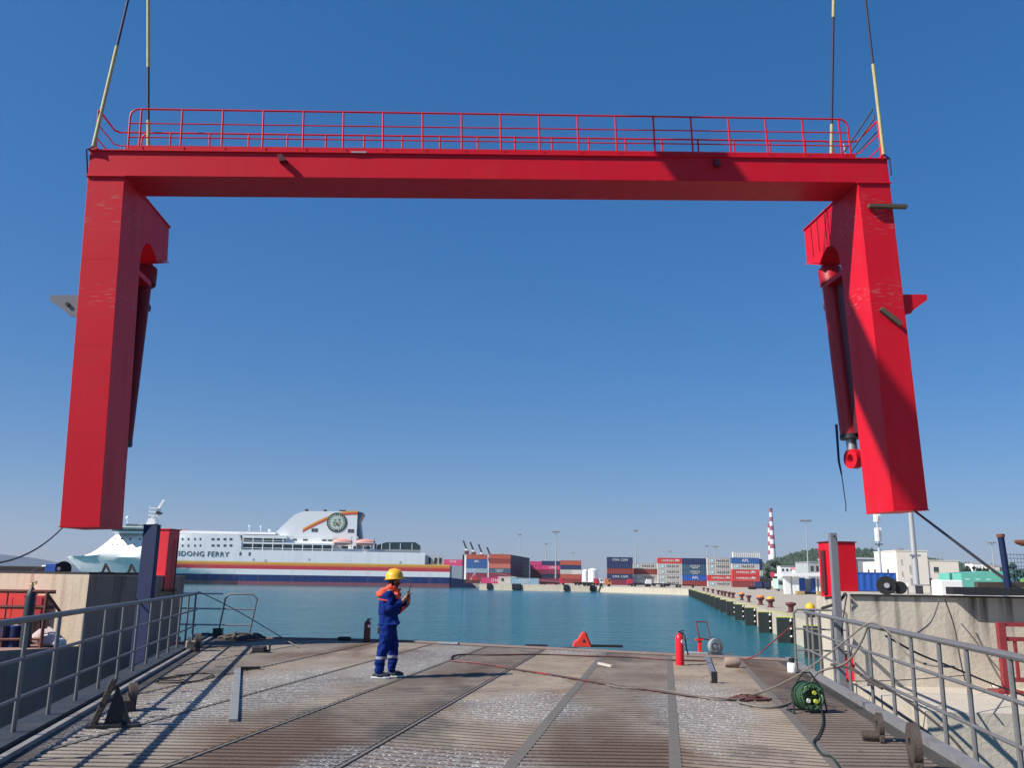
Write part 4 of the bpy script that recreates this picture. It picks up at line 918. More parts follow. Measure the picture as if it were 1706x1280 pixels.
MASTS = [(1342, 866, 385, 9, 'tall lamp mast with a wide lamp ring left of the right red stub'), (926, 885, 450, 6, 'tall lamp mast rising from the far quay by the red truck'), (866, 890, 640, 2.6, 'faint lamp mast left of the tall one, over the navy containers'), (910, 905, 800, 3, 'small faint lamp mast directly left of the tall quay mast'), (954.5, 921, 1100, 3, 'tiny far lamp mast right of the tall quay mast'), (836, 922, 1150, 3, 'tiny far lamp mast over the left container stacks'), (1058.5, 883, 520, 3, 'thin lamp mast above the first navy stack'), (1116, 918, 800, 3, 'faint low lamp mast over the grey and red stack'), (1191, 910, 620, 5, 'lamp mast above the gap in the right container stacks'), (1177, 909, 700, 3, 'faint lamp mast just left of the one above the stacks'), (1652, 903, 420, 5, 'lamp mast above the green shed on the right')]
for px, py, D, hw, lab in MASTS:
    top = at(px, py, D); base = at(px+(1342-px)*0, 975, D)
    P0 = Vector((top.x, D, 2.0))
    t = thing('lamp_mast', P0, lab, 'lamp mast', 'high lamp masts'); hh = top.z-2
    MB().tube([(0, 0, 0), (0, 0, hh)], [.0011*D*.55+.12, .0005*D*.4+.08], 10).build('pole', GALV, t, True)
    hw_ = hw*D/FPX
    MB().disc((0, 0, hh-.5), (0, 0, 1), hw_*.75, .25, 16, hw_*.55).beam((-hw_*.9, 0, hh-.5), (hw_*.9, 0, hh-.5), .3, .25).build('lamp_ring', STEEL, t)
    for k in range(8):
        a = 2*math.pi*k/8; MB().box(-.55, .55, -.4, .4, -.35, .25, Matrix.Translation((hw_*.85*math.cos(a), hw_*.85*math.sin(a), hh-.5))).build('lamp_head', STEEL, t)
# near poles on right
D = 150; P_ = at(1527.4, 978, D)
t = thing('light_pole', (P_.x, D, 2.0), 'thick pale pole in front of the white building, rising behind the right leg', 'pole')
MB().tube([(0, 0, 0), (0, 0, 26)], [.55, .28], 14).build('pole', GALV, t, True); MB().box(-1.6, 1.6, -.2, .2, 26, 26.5).build('lamp_bar', GALV, t)
MB().box(-.9, .9, -.5, -.3, 7.2, 7.5).build('cross_arm', STEEL, t)
D = 200; P_ = at(1468, 960, D); top = at(1461, 857, D).z-2
t = thing('antenna_pole', (P_.x, D, 2.0), 'slim pale pole with white panel antennas right of the right red stub', 'pole')
MB().tube([(0, 0, 0), (0, 0, top-1)], [.32, .2], 12).build('pole', mat('pole_white', (.42, .46, .5), .5), t, True)
for z, s_ in ((top-.8, 1), (top-4, 1), (top-5.5, .7)):
    for a in (0, 2.1, 4.2): MB().box(-.25, .25, -.15, .15, -.9*s_, .9*s_, Matrix.Translation((.55*math.cos(a), .55*math.sin(a), z))).build('antenna_panel', WHITE, t)
MB().disc((0, 0, top-6.8), (0, 0, 1), .9, .2, 12).build('platform', DARK, t)
def chimney(px, py, D, r0, r1, label, nb):
    top = at(px, py, D); zt = top.z
    t = thing('chimney', (top.x+ (0), D, 0), label, 'chimney', rz=0)
    r_ = lambda z: r0+(r1-r0)*z/zt
    for i in range(nb):
        z1 = zt-i*zt*.6/nb; z0_ = zt-(i+1)*zt*.6/nb
        MB().lathe([(r_(z0_), z0_), (r_(z1), z1)], 20).build('band', mat('chim_red', (.33, .07, .09), .7) if i % 2 == 0 else mat('chim_white', (.8, .74, .76), .7), t, True)
    MB().lathe([(r0, 0), (r_(zt*.4), zt*.4)], 20).build('shaft', mat('chim_base', (.7, .66, .64), .7), t, True)
    MB().lathe([(r1*1.25, zt-4), (r1*1.25, zt-3)], 20).build('gallery', DARK, t)
    return t
chimney(1284, 847, 2300, 9.0, 3.7, 'tall red and white banded chimney, the taller and nearer of two', 10)
chimney(1281.3, 873, 2600, 8.5, 4.0, 'shorter banded chimney half hidden behind the taller one', 8)
for px, py, D, hw, lab in ((1427, 900, 1500, 5, 'lattice power pylon on the hill directly right of the right red stub'), (1452, 899, 1500, 6, 'lattice power pylon on the hill left of the antenna pole'), (1566, 918, 1700, 9, 'broad-armed pylon above the white building'), (1322, 918, 1700, 3, 'small pylon on the hill left of the wide lamp mast'), (1553, 920, 1900, 5, 'thin pylon just left of the broad-armed one')):
    top = at(px, py, D).z
    t = thing('power_pylon', (at(px, py, D).x, D, 20), lab, 'pylon', 'far power pylons'); zt = top-20; b_ = MB(); e_ = D/FPX
    for sx in (-1, 1):
        for sy in (-1, 1): b_.beam((sx*4, sy*4, 0), (sx*.6, sy*.6, zt), .28*e_*.5, .28*e_*.5)
    for k in range(6):
        z0_, z1 = zt*k/6, zt*(k+1)/6; w0 = 4-3.4*k/6; w1 = 4-3.4*(k+1)/6; b_.beam((-w0, -w0, z0_), (w1, -w1, z1), .3, .3); b_.beam((w0, -w0, z0_), (-w1, -w1, z1), .3, .3)
    b_.build('tower', GALV, t); a_ = MB()
    for f_ in (.6, .78, .93): a_.beam((-hw*e_*(1.1-f_*.4), 0, zt*f_), (hw*e_*(1.1-f_*.4), 0, zt*f_), .5, .6)
    a_.build('cross_arm', GALV, t)

# ------------------------------------------------------------------ hills
def hill(name, px0, px1, D, prof, mat_, depth=500, sub=90, jag=1.0):
    mb = MB(); rows = 14; vs = []; x0 = at(px0, 950, D).x; x1 = at(px1, 950, D).x; rnd = random.Random(3)
    for j in range(rows+1):
        f = j/rows; hgt = math.sin(f*math.pi)**.7
        for i in range(sub+1):
            u = i/sub; px = px0+(px1-px0)*u; z = max(0, at(px, interp(prof, px), D).z)
            vs.append((x0+(x1-x0)*u, D-depth*.5+depth*f, z*hgt+(rnd.uniform(-1, 1)*jag if 0 < j < rows else -2)))
    fs = [(j*(sub+1)+i, j*(sub+1)+i+1, (j+1)*(sub+1)+i+1, (j+1)*(sub+1)+i) for j in range(rows) for i in range(sub)]
    mb.add(vs, fs); o = mb.build(name, mat_, None, True); tag(o, kind='structure'); return o
hill('hills', -260, 300, 5200, [(-260, 900), (-120, 912), (0, 925), (30, 928), (60, 935), (100, 940), (160, 944), (230, 948), (300, 952)], mat('far_hill', (.06, .09, .10), .9, 0, .2, .002), 1200, 90, 3)
hill('hills', 1255, 1800, 1500, [(1255, 956), (1280, 943), (1300, 935), (1330, 927), (1352, 922), (1400, 920), (1430, 921), (1450, 924), (1480, 928), (1520, 934), (1560, 942), (1620, 948), (1800, 951)], mat('hill_wood', (.04, .065, .035), .9, 0, .6, .03), 500, 160, 2.2)

# woodland covering the hill
wd_ = MB(); rnd = random.Random(12)
hprof = [(1255, 956), (1280, 943), (1300, 935), (1330, 927), (1352, 922), (1400, 920), (1430, 921), (1450, 924), (1480, 928), (1520, 934), (1560, 942), (1620, 948), (1800, 951)]
for _ in range(1500):
    px = rnd.uniform(1275, 1620); f_ = rnd.uniform(.05, .62); hgt = math.sin(f_*math.pi)**.7
    z = max(0, at(px, interp(hprof, px), 1500).z)*hgt; r_ = rnd.uniform(3, 6.5); x = at(px, 950, 1500).x; y = 1500-250+500*f_
    cs = []
    for j in range(3):
        cx_, cy_, cz_ = x+rnd.uniform(-1, 1)*r_*.5, y+rnd.uniform(-1, 1)*r_*.5, z+rnd.uniform(0, .8)*r_; q_ = r_*rnd.uniform(.5, .8)
        vs = [(cx_+q_*rnd.uniform(.7, 1.1)*math.cos(a_), cy_+q_*rnd.uniform(.7, 1.1)*math.sin(a_), cz_-q_*.4) for a_ in (0, 1.26, 2.5, 3.8, 5.0)]+[(cx_+rnd.uniform(-.3, .3)*q_, cy_, cz_+q_*rnd.uniform(.7, 1.1))]
        wd_.add(vs, [(i, (i+1) % 5, 5) for i in range(5)])
tag(wd_.build('woodland', mat('wood_leaf', (.035, .06, .028), .9, 0, .6, .05), recalc=False), kind='stuff')

# trees
_tree = {}
def tree(px, py_top, D, wpx, label, mat_=LEAF, base=2.0, seed=1, group='trees behind the port yards'):
    top = at(px, py_top, D); hh = top.z-base; rw = wpx/2*D/FPX; rnd = random.Random(seed)
    t = thing('tree', (top.x, D, base), label, 'tree', group)
    tb = MB(); tb.tube([(0, 0, 0), (0, 0, hh*.3), (.1, 0, hh*.55)], [hh*.035, hh*.028, hh*.012], 8)
    for k in range(5):
        a = rnd.uniform(0, 6.28); tb.tube([(0, 0, hh*rnd.uniform(.25, .45)), (rw*.6*math.cos(a), rw*.6*math.sin(a), hh*rnd.uniform(.55, .8))], [hh*.018, hh*.006], 6)
    tb.build('trunk', BARK, t); mb = MB()
    cl = [(rnd.gauss(0, .42)*rw, rnd.gauss(0, .42)*rw, hh*rnd.uniform(.3, .92), rnd.uniform(.25, .45)*rw) for _ in range(16)]
    for cx_, cy_, cz_, cr in cl:
        k_ = 1-max(0, (cz_/hh-.6))*1.3
        for _ in range(55):
            v = Vector((rnd.gauss(0, 1), rnd.gauss(0, 1), rnd.gauss(0, 1))).normalized()*cr*rnd.uniform(.5, 1.1)
            c_ = Vector((cx_*k_, cy_*k_, cz_))+v; s_ = hh*.035*rnd.uniform(.6, 1.4)
            a = Vector((rnd.gauss(0, 1), rnd.gauss(0, 1), rnd.gauss(0, 1))).normalized(); b = a.orthogonal().normalized()
            mb.add([c_+a*s_, c_+b*s_, c_-a*s_, c_-b*s_], [(0, 1, 2, 3)])
    mb.build('crown', mat_, t, recalc=False)
tree(1278, 944, 520, 16, 'low bushy tree at the foot of the chimney', seed=2); tree(1290, 934, 560, 15, 'taller dark tree standing at the foot of the chimney', LEAFD, seed=3)
tree(1300, 938, 560, 15, 'rounded tree between the chimney and the small white house', seed=4); tree(1288, 953, 420, 10, 'small round bush on the slope right of the last container stack', LEAFD, seed=5)
tree(1312, 941, 620, 16, 'tree directly above the blue and white pavilion', LEAFD, seed=6)
for i, (px, py, wd) in enumerate(((1606, 946, 16), (1617, 943, 17), (1628, 945, 16), (1637, 942, 18), (1648, 947, 14))):
    tree(px, py, 330, wd, 'dark tree in the row above the green shed, %s from the left' % ordn(i), LEAFD, seed=10+i)
tree(1690, 937, 120, 24, 'dark round tree behind the mesh fence at the right edge', LEAFD, seed=20)

# ------------------------------------------------------------------ buildings
def px_x(px, D, py=975): return at(px, py, D).x
D = 265
t = thing('harbour_office', (px_x(1540, D), D, 1.9), 'cream white flat-roofed office block with a taller stair part', 'building')
x0 = px_x(1497, D)-px_x(1540, D); x1 = px_x(1549, D)-px_x(1540, D); x2 = px_x(1601, D)-px_x(1540, D)
CREAM = mat('cream_wall', (.72, .67, .58), .8, 0, .05, .2)
MB().box(x0, x1, 0, 16, 0, 12.3).box(x0-.15, x1+.15, -.12, 16.1, 12.3, 12.55).build('tall_block', CREAM, t)
MB().box(x1, x2, .3, 12, 0, 9.6).box(x1+.05, x2+.15, .15, 12.1, 9.6, 9.8).build('low_block', CREAM, t)
MB().prism([(x0, 3), (x0-.1, 3), (x0-3.4, 17), (x0, 17)], 0, 9.3).build('side_wing', CREAM, t)
for k in range(4):
    f_ = .15+.22*k
    for z in (2.5, 5.6): MB().box(-.4, .4, -.06, .1, 0, 1.4, Matrix.Translation((x0-.1-3.3*f_, 3+14*f_, z)) @ Matrix.Rotation(R(-77), 4, 'Z')).build('window', GLASS, t)
for xp, yp, wv, hv in ((1560.5, 949.5, 1.5, 1.5), (1551, 969, 1.1, 1.8), (1579, 968.5, 2.3, 1.3), (1516.5, 949, .55, 2.2), (1502, 936, .4, 1.3), (1503.5, 957, .4, 1.4), (1518.5, 969, .6, 1.8)):
    P_ = at(xp, yp, D); xx = P_.x-px_x(1540, D); yy = .3 if xx > x1 else 0
    w_ = MB().box(xx-wv/2, xx+wv/2, yy-.05, yy-.003, P_.z-1.9-hv/2, P_.z-1.9+hv/2).build('window', GLASS if wv > 1 else mat('pale_glass', (.35, .36, .37), .3), t)
    MB().box(xx-wv/2-.1, xx+wv/2+.1, yy-.14, yy-.003, P_.z-1.9-hv/2-.12, P_.z-1.9-hv/2-.002).build('sill', CREAM, w_)
MB().tube([(x0+4, 5, 12.5), (x0+4, 5, 14)], .1, 6).box(x0+3, x0+4.6, 5, 6, 12.55, 13.3).build('roof_unit', STEEL, t)
D = 380; t = thing('warehouse', (px_x(1460, D), D+6, 1.9), 'long grey warehouse with dark wall bays below the hill', 'building')
xa, xb = px_x(1415, D)-px_x(1460, D), px_x(1503, D)-px_x(1460, D); zt = at(1460, 932, D).z-1.9
WG = mat('warehouse_grey', (.30, .33, .36), .7, 0, .1, .3); MB().box(xa, xb, 0, 30, 0, zt).build('wall', WG, t); MB().box(xa-.3, xb+.3, -.4, 30, zt, zt+.7).build('roof', mat('roof_grey', (.48, .5, .52), .6), t)
for k in range(6): xx = xa+(xb-xa)*(k+.3)/6; MB().box(xx, xx+1.1, -.3, -.02, 0, zt-.1).build('pilaster', mat('bay_dark', (.14, .16, .18), .7), t)
D = 420; t = thing('warehouse', (px_x(1362, D), D, 1.9), 'pale grey shed left of the right red stub', 'building')
zt = at(1362, 938, D).z-1.9; MB().box(-3.5, 5, 0, 20, 0, zt).build('wall', mat('shed_pale', (.4, .43, .44), .7, 0, .1, .3), t); MB().box(-3.7, 5.2, -.2, 20, zt, zt+.5).build('roof', GALV, t)
for k in range(3): MB().box(-2.8+k*2.6, -1.4+k*2.6, -.05, -.01, zt-4, zt-1.5).build('window', GLASS, t)
D = 470; t = thing('small_house', (px_x(1313, D), D, 1.9), 'small white house under the hill above the pavilion', 'building')
zt = at(1313, 944, D).z-1.9; MB().box(-3.6, 3.6, 0, 6, 0, zt).build('wall', WHITE, t); MB().box(-3.9, 3.9, -.3, 6.3, zt, zt+.3).build('roof', GALV, t)
for k in range(3): MB().box(-2.8+k*2.2, -1.7+k*2.2, -.05, -.01, zt-2.6, zt-1.3).build('window', GLASS, t)
D = 440; t = thing('gate_canopy', (px_x(1338, D), D, 1.9), 'low pink and white striped canopy roof by the wide lamp mast', 'canopy')
zt = at(1338, 946, D).z-1.9; MB().box(-3.8, 3.8, 0, 6, zt-1.0, zt).build('roof', mat('canopy_pink', (.6, .2, .24), .6), t); MB().box(-3.5, 3.5, .3, 5.6, 0, zt-1.2).build('wall', WHITE, t); MB().box(-3.8, 3.8, -.03, 0, zt-.7, zt-.4).build('stripe', WHITE, t)
# slope
mb = MB(); 
for a, b in (((1265, 300), (1330, 300)),): pass
tag(MB().prism([(px_x(1262, 405), 405), (px_x(1400, 405), 405), (px_x(1400, 470), 470), (px_x(1262, 470), 470)], 1.9, 6.2).build('embankment', mat('dry_grass', (.20, .18, .11), .9, 0, .4, .2)), kind='structure')
# pavilion
D = 200; t = thing('guard_pavilion', (px_x(1340, D), D, 1.95), 'white flat canopy pavilion with blue panels on the right quay', 'pavilion')
X_ = lambda px: px_x(px, D)-px_x(1340, D)
MB().prism([(X_(1302), 4.0), (X_(1303), 4.5), (X_(1385), 4.95), (X_(1385), 4.1)], -1, 5, 'y').build('canopy', WHITE, t)
for a, b in ((1308, 1317), (1321, 1331)): MB().prism([(X_(a), .1), (X_(a)-.15, 3.95), (X_(b)+.1, 3.95), (X_(b), .1)], 0, 1.2, 'y').build('panel', WHITE, t)
for a, b in ((1333, 1343), (1354, 1360), (1370, 1376)): MB().box(X_(a), X_(b), .6, .8, .5, 3.7).build('blue_panel', BLUEP, t)
MB().box(X_(1343), X_(1370), 1.5, 1.7, .3, 3.5).build('grey_panel', mat('pav_grey', (.3, .33, .36), .5), t)
MB().box(X_(1333), X_(1378), .9, 3.5, 0, .45).build('plinth', DARK, t)
for px in (1361, 1366): MB().box(X_(px)-.15, X_(px)+.15, .2, .4, .1, 3.9).build('column', WHITE, t)
for i, px in enumerate((1332, 1367)):
    o = MB().box(-.9, .9, -.5, .5, 0, .75).build('concrete_block', mat('block_yellow', (.42, .28, .12), .8), None, bevel=.06); o.location = (px_x(px, 196), 196, 2.01); tag(o, 'yellow-brown block at the %s foot of the pavilion' % ('left' if i == 0 else 'right'), 'block')
# parked things between the last stack and pavilion
for px, D, colr, w_, h_, lab in ((1269, 330, 'navy', 10, 15, 'dark navy container end-on beside the last stack'), (1281, 330, 'dark navy', 12, 10, 'dark navy box right of the end-on navy container')):
    container((px_x(px, D), D+5, 2.02), R(80), colr, lab, None, 6.06)
t = truck(1293, 300, 'white', 'white and blue truck with a red round sign left of the pavilion'); MB().tube([(-1.5, -1.5, 0), (-1.5, -1.5, 4.5)], .08, 6).disc((-1.5, -1.6, 5), (0, 1, 0), .9, .1, 16).build('round_sign', mat('sign_red', (.6, .06, .1), .5), t)
t = thing('tank_truck', (px_x(1304, 260), 260, 2.0), 'pale green cabin truck directly left of the white pavilion', 'truck')
MB().box(-1.4, 1.4, 0, 5, .6, 3.6).build('body', mat('pale_green', (.45, .6, .52), .5), t, bevel=.1); MB().box(-1.2, 1.2, -.04, 0, 1.8, 3.0).build('windscreen', GLASS, t)
for x in (-1.1, 1.1): MB().tube([(x-.2, .6, .5), (x+.2, .6, .5)], .5, 12).build('wheel', BLACK, t)
# behind the wall, blue trucks
for i, (px, D, col, zt_) in enumerate(((1430, 130, 'light blue', 2.6), (1453, 128, 'bright blue', 2.6))):
    container((px_x(px, D), D, 3.6), 0.02, col, '%s container on a trailer behind the right wall, %s' % (col, 'left one' if i == 0 else 'right one with small white marks'), None, 6.06)
    t = thing('flatbed_trailer', (px_x(px, D), D, 2.0), 'trailer carrying the %s container behind the right wall' % col, 'trailer'); MB().box(-3.2, 3.2, -1.2, 1.2, 1.2, 1.58).build('bed', STEEL, t)
    for x in (-2.5, -1.3, 2.4): MB().tube([(x, -1.2, .6), (x, -.8, .6)], .55, 12).build('wheel', BLACK, t, True)
# green sheds right
t = thing('green_shed', (px_x(1637, 150), 150, 1.9), 'long aqua green corrugated shed right of the cream office', 'shed')
X_ = lambda px: px_x(px, 150)-px_x(1637, 150); zt = at(1637, 957, 150).z-1.9
MB().prism([(X_(1603), 0), (X_(1603), zt+.1), (X_(1655), zt+.5), (X_(1700), zt+.5), (X_(1790), zt), (X_(1790), 0)], 0, 8, 'y').build('wall', AQUA, t)
for px in (1613, 1630, 1648, 1692):
    put_text('HYUNDAI' if False else '', 1, WHITE, t, (0, 0, 0)) if False else MB().box(X_(px)-.4, X_(px)+.4, -.03, -.01, zt-1.0, zt-.75).build('pale_mark', mat('mark', (.4, .7, .62), .6), t)
MB().box(X_(1671), X_(1690), -.2, -.02, 0, zt-.9).build('blue_door', BLUEP, t); MB().box(X_(1694), X_(1790), -.25, -.02, 0, zt-.8).build('lime_panel', mat('lime', (.3, .55, .06), .5), t)
for i, (px, D, w_, py, lab) in enumerate(((1634, 700, 20, 940, 'far white apartment block with pink side above the green shed'), (1652, 760, 14, 942, 'far cream house behind the lamp mast on the right'), (1662, 720, 12, 945, 'far low pale house right of the lamp mast'), (1660, 500, 0, 0, ''))):
    if not lab: continue
    t = thing('far_house', (px_x(px, D), D, 4), lab, 'building'); wd = w_*D/FPX; zt = at(px, py, D).z-4
    MB().box(-wd/2, wd/2, 0, 12, 0, zt).build('wall', WHITE if i == 0 else CREAM, t); MB().box(-wd/2-.3, wd/2+.3, -.3, 12, zt, zt+.5).build('roof', mat('roof_pink', (.5, .36, .33), .7), t)
    for k in range(4): MB().box(-wd/2+wd*(k+.3)/4, -wd/2+wd*(k+.6)/4, -.05, -.01, zt-4, zt-2.2).build('window', GLASS, t)

# ------------------------------------------------------------------ clutter on the right wall
WT = 4.5
P_ = at(1476, 976, 17.2)
t = thing('hose_reel', (P_.x, 17.2, WT), 'round black hose reel on the right wall top in a grey frame', 'reel')
MB().disc((0, 0, P_.z-WT), (.25, 1, 0), .175, .1, 24).build('disc', BLACK, t, True); MB().disc((-.01, -.06, P_.z-WT), (.25, 1, 0), .05, .06, 12).build('hub', GALV, t)
MB().disc((.12, .12, P_.z-WT), (.25, 1, 0), .15, .14, 20).build('hose_coil', ROPED, t, True)
for x in (.17, .42): MB().tube([(x, 0, 0), (x, 0, .22), (x-.08, 0, .3)], .018, 6).build('leg', WHITE, t)
P_ = at(1500, 981, 17.2); o = MB().disc((0, 0, 0), (.1, 1, 0), .12, .3, 16).build('cable_coil', BLACK, None, True); o.location = (P_.x, 17.3, WT+.12); tag(o, 'small black cable coil right of the round hose reel on the wall', 'coil')
P_ = at(1578, 978, 17.6); o = MB().box(-.22, .22, -.2, .2, 0, .3).build('white_crate', WHITE, None, bevel=.02); o.location = (P_.x, 17.6, WT-.02); tag(o, 'plain white box on the right wall top below the office', 'box')
P_ = at(1553, 980, 18); t = thing('folding_table', (P_.x, 18, WT), 'small grey metal bench beside the white box on the wall', 'bench')
MB().box(-.3, .2, -.15, .15, .16, .19).build('top', STEEL, t); 
for x in (-.28, .17): MB().box(x, x+.03, -.14, .14, 0, .16).build('leg', DARK, t)
a = at(1595, 982, 15.6); b = at(1706, 990, 15.4)
o = MB().beam((0, 0, 0), Vector((3.5, -.25, .0)), .3, .13).build('steel_beam', DARK, None, bevel=.01); o.location = (a.x, 15.9, WT+.09); tag(o, 'dark steel beam lying along the right end of the wall top', 'beam')
a = at(1640, 975, 16.2); o = MB().beam((0, 0, 0), Vector((2.5, -.1, .03)), .14, .1).build('steel_beam', BRN, None, bevel=.01); o.location = (a.x, 16.5, WT+.2); tag(o, 'shorter rusty bar resting above the dark steel beam', 'beam')
p0 = at(1681, 986, 16); p1 = at(1667, 893, 16)
t = thing('blue_post', p0, 'dark blue round post with a rusty cap at the right edge', 'post')
MB().tube([(0, 0, 0), Vector(p1)-Vector(p0)], .055, 12).build('tube', NAVY, t, True); dv = (Vector(p1)-Vector(p0)); MB().tube([dv*.97, dv*1.03], .068, 12).build('cap', RUST, t, True)
MB().disc((0, 0, 0), (0, 0, 1), .12, .04, 12).build('foot', DARK, t)
p0 = at(1691, 903, 15); o = MB().tube([(0, 0, 0), (.12, 0, -.02), (1.6, 0, -.05)], [.03, .055, .055], 10).build('rusty_pipe', RUST, None, True); o.location = p0; tag(o, 'rusty brown pipe end poking in from the right edge', 'pipe')
t = thing('mesh_fence', (at(1677, 965, 30).x, 30, 2.0), 'fine blue-grey wire mesh fence at the right edge', 'fence')
zt = at(1690, 922, 30).z-2; fb = MB()
for k in range(12): fb.tube([(k*.11, 0, 0), (k*.11, 0, zt)], .008, 4)
for k in range(8): fb.tube([(0, 0, zt-.05-k*.13), (3.2, 0, zt-.05-k*.13)], .008, 4)
for k in range(12, 30): fb.tube([(k*.11, 0, 0), (k*.11, 0, zt)], .008, 4)
fb.build('wire_mesh', mat('fence_blue', (.05, .12, .2), .5), t)
for x in (0, 3.1): MB().tube([(x, .03, 0), (x, .03, zt+.05)], .03, 8).build('post', NAVY, t)
# red barrier
t = thing('barrier', (8.35, 15.35, 2.93), 'rusty red barred barrier on the right ledge at the frame edge', 'barrier', rz=-.05)
BARR = mat('barrier_red', (.24, .025, .03), .6, 0, .3, 5, .2, 20, dirt=(.1, .03, .02), dscale=4, damt=.7)
MB().box(-.03, .1, -.05, .05, 0, 1.15).build('post', BARR, t, bevel=.01); MB().box(2.9, 3.0, -.05, .05, 0, 1.15).build('post', BARR, t)
for z in (1.08, .84, .18): MB().box(.1, 2.9, -.03, .03, z, z+.07).build('rail', BARR, t)
for k in range(13): MB().box(.22+k*.205, .27+k*.205, -.02, .02, .25, .84).build('bar', BARR, t)
MB().box(-.2, .25, -.2, .2, 0, .05).build('foot', BARR, t)
for i, (px, py) in enumerate(((1643, 1141), (1660, 1152))):
    P_ = on(px, py, 2.93); mb = MB(); mb.sphere((0, 0, .06), .1, .07, .06, 8, 6); o = mb.build('stone', mat('pale_stone', (.6, .56, .48), .8, 0, .2, 10, .4, 30), None); o.location = P_; tag(o, 'pale stone on the ledge, %s one by the foot of the red barrier' % ('left' if i == 0 else 'right'), 'stone')
# ropes over the right wall and rail
def rp(name, pts, r, m_, lab, g_='ropes and hoses on the right railing'): line(name, pts, r, m_, lab, 'rope', group=g_)
rp('rope', [at(1574, 999, 15.7), at(1590, 1045, 15.6), at(1600, 1100, 15.2), at(1608, 1135, 15)], .012, ROPED, 'thin dark rope hanging down the middle of the right wall')
rp('rope', [at(1565, 1000, 15.8), at(1552, 1035, 14), at(1527, 1056, 12.3)], .012, ROPE, 'thin rope slanting from the wall top to the right handrail')
rp('rope', [at(1411, 991, 16), at(1405, 1030, 16.1), at(1398, 1100, 16.2)], .012, ROPED, 'thin dark cord down the corner of the right wall')
rp('rope', [at(1408, 990, 16), at(1395, 1005, 17), at(1370, 1014, 18)], .03, ROPED, 'thick dark rope from the wall corner to the railing end')
rp('hose', [on(1230, 1167, 3.0), at(1280, 1150, 13.8), at(1335, 1122, 12.8), at(1400, 1075, 12.6), at(1440, 1043, 12.4), at(1460, 1040, 12.1), at(1485, 1058, 11.6), at(1510, 1090, 11.3), at(1545, 1108, 11), at(1590, 1112, 10.6)], .013, ROPE, 'long hose climbing from the tangle over the right handrail')
rp('hose', [on(1228, 1170, 3.0), on(1262, 1178, 2.99), on(1300, 1178, 2.99), on(1330, 1165, 2.99), at(1350, 1140, 13), at(1365, 1120, 12.9), at(1410, 1105, 12.6), at(1435, 1070, 12.4), at(1445, 1045, 12.3)], .016, ROPE, 'pale hose looping past the green reel up to the handrail')
rp('rope', [at(1475, 1060, 11.9), at(1530, 1090, 12.5), at(1585, 1112, 13), at(1640, 1135, 13.5), at(1706, 1160, 13.6)], .014, ROPED, 'dark rope running right from the handrail across the ledge')
rp('rope', [at(1410, 1136, 15.2), at(1500, 1134, 15), at(1620, 1125, 14.8)], .008, ROPED, 'thin string stretched level along the foot of the right wall')
rp('rope', [at(1450, 1130, 11.5), at(1520, 1175, 10.9), at(1575, 1220, 10.4), at(1620, 1270, 10), at(1650, 1300, 9.9)], .014, ROPED, 'dark hose hanging below the right handrail over the ledge')
rp('rope', [at(1385, 1108, 13.5), at(1420, 1115, 13), at(1440, 1130, 12.6), at(1470, 1148, 12)], .02, BRN, 'brown hose tied low along the right handrail')
# dark machinery behind end of right railing (fender reaching close)
# ------------------------------------------------------------------ clutter on the left wall
t = thing('winch', at(92, 948, 24), 'blue mooring winch with a black drum on the left wall', 'winch'); 
MB().disc((.22, 0, 0), (.5, -1, 0), .2, .22, 24).build('drum', BLACK, t, True); MB().disc((.16, -.13, 0), (.5, -1, 0), .05, .05, 12).build('hub', WHITE, t)
MB().box(-.22, .08, -.12, .18, -.14, .14).build('housing', BLUEP, t, bevel=.02); MB().box(-.3, .4, -.2, .25, -.2, -.14).build('base', DARK, t); MB().tube([(-.35, 0, .05), (-.1, 0, .08)], .04, 8).build('shaft', STEEL, t)
for i, (px, D_) in enumerate(((178, 25), (221, 25.3))):
    P_ = at(px, 950, D_); t = thing('fairlead', (P_.x, D_, 4.66), 'small rusty forked fairlead on the left wall, %s one' % ('nearer the winch' if i == 0 else 'nearer the navy post'), 'fairlead')
    MB().beam((-.12, 0, 0), (-.04, 0, .26), .06, .05).build('prong', DARK, t); MB().beam((.1, 0, 0), (-.02, 0, .2), .06, .05).build('prong', BRN, t); MB().box(-.18, .18, -.08, .08, -.02, .03).build('foot', DARK, t)
o = MB().box(-2.2, .6, -.1, .1, 0, .16).build('rubber_beam', BLACK, None, bevel=.02); P_ = at(60, 950, 25.6); o.location = (P_.x, 25.6, 4.66); tag(o, 'long black rubber beam on the left wall behind the winch', 'beam')
line('rope', [at(75, 945, 23.8), at(50, 955, 23.2), at(38, 985, 22.6), at(35, 1000, 22.5)], .012, ROPE, 'pale thin rope from the blue winch down the left wall')
line('rope', [at(98, 957, 23), at(97, 990, 22.6), at(97, 1030, 22.4), at(96, 1060, 22.3)], .014, ROPED, 'dark rope hanging straight down the sunlit left wall')
line('rope', [at(97, 957, 23.1), at(85, 985, 22.5), at(72, 1003, 22.2)], .012, ROPED, 'dark rope slanting left down the sunlit wall')
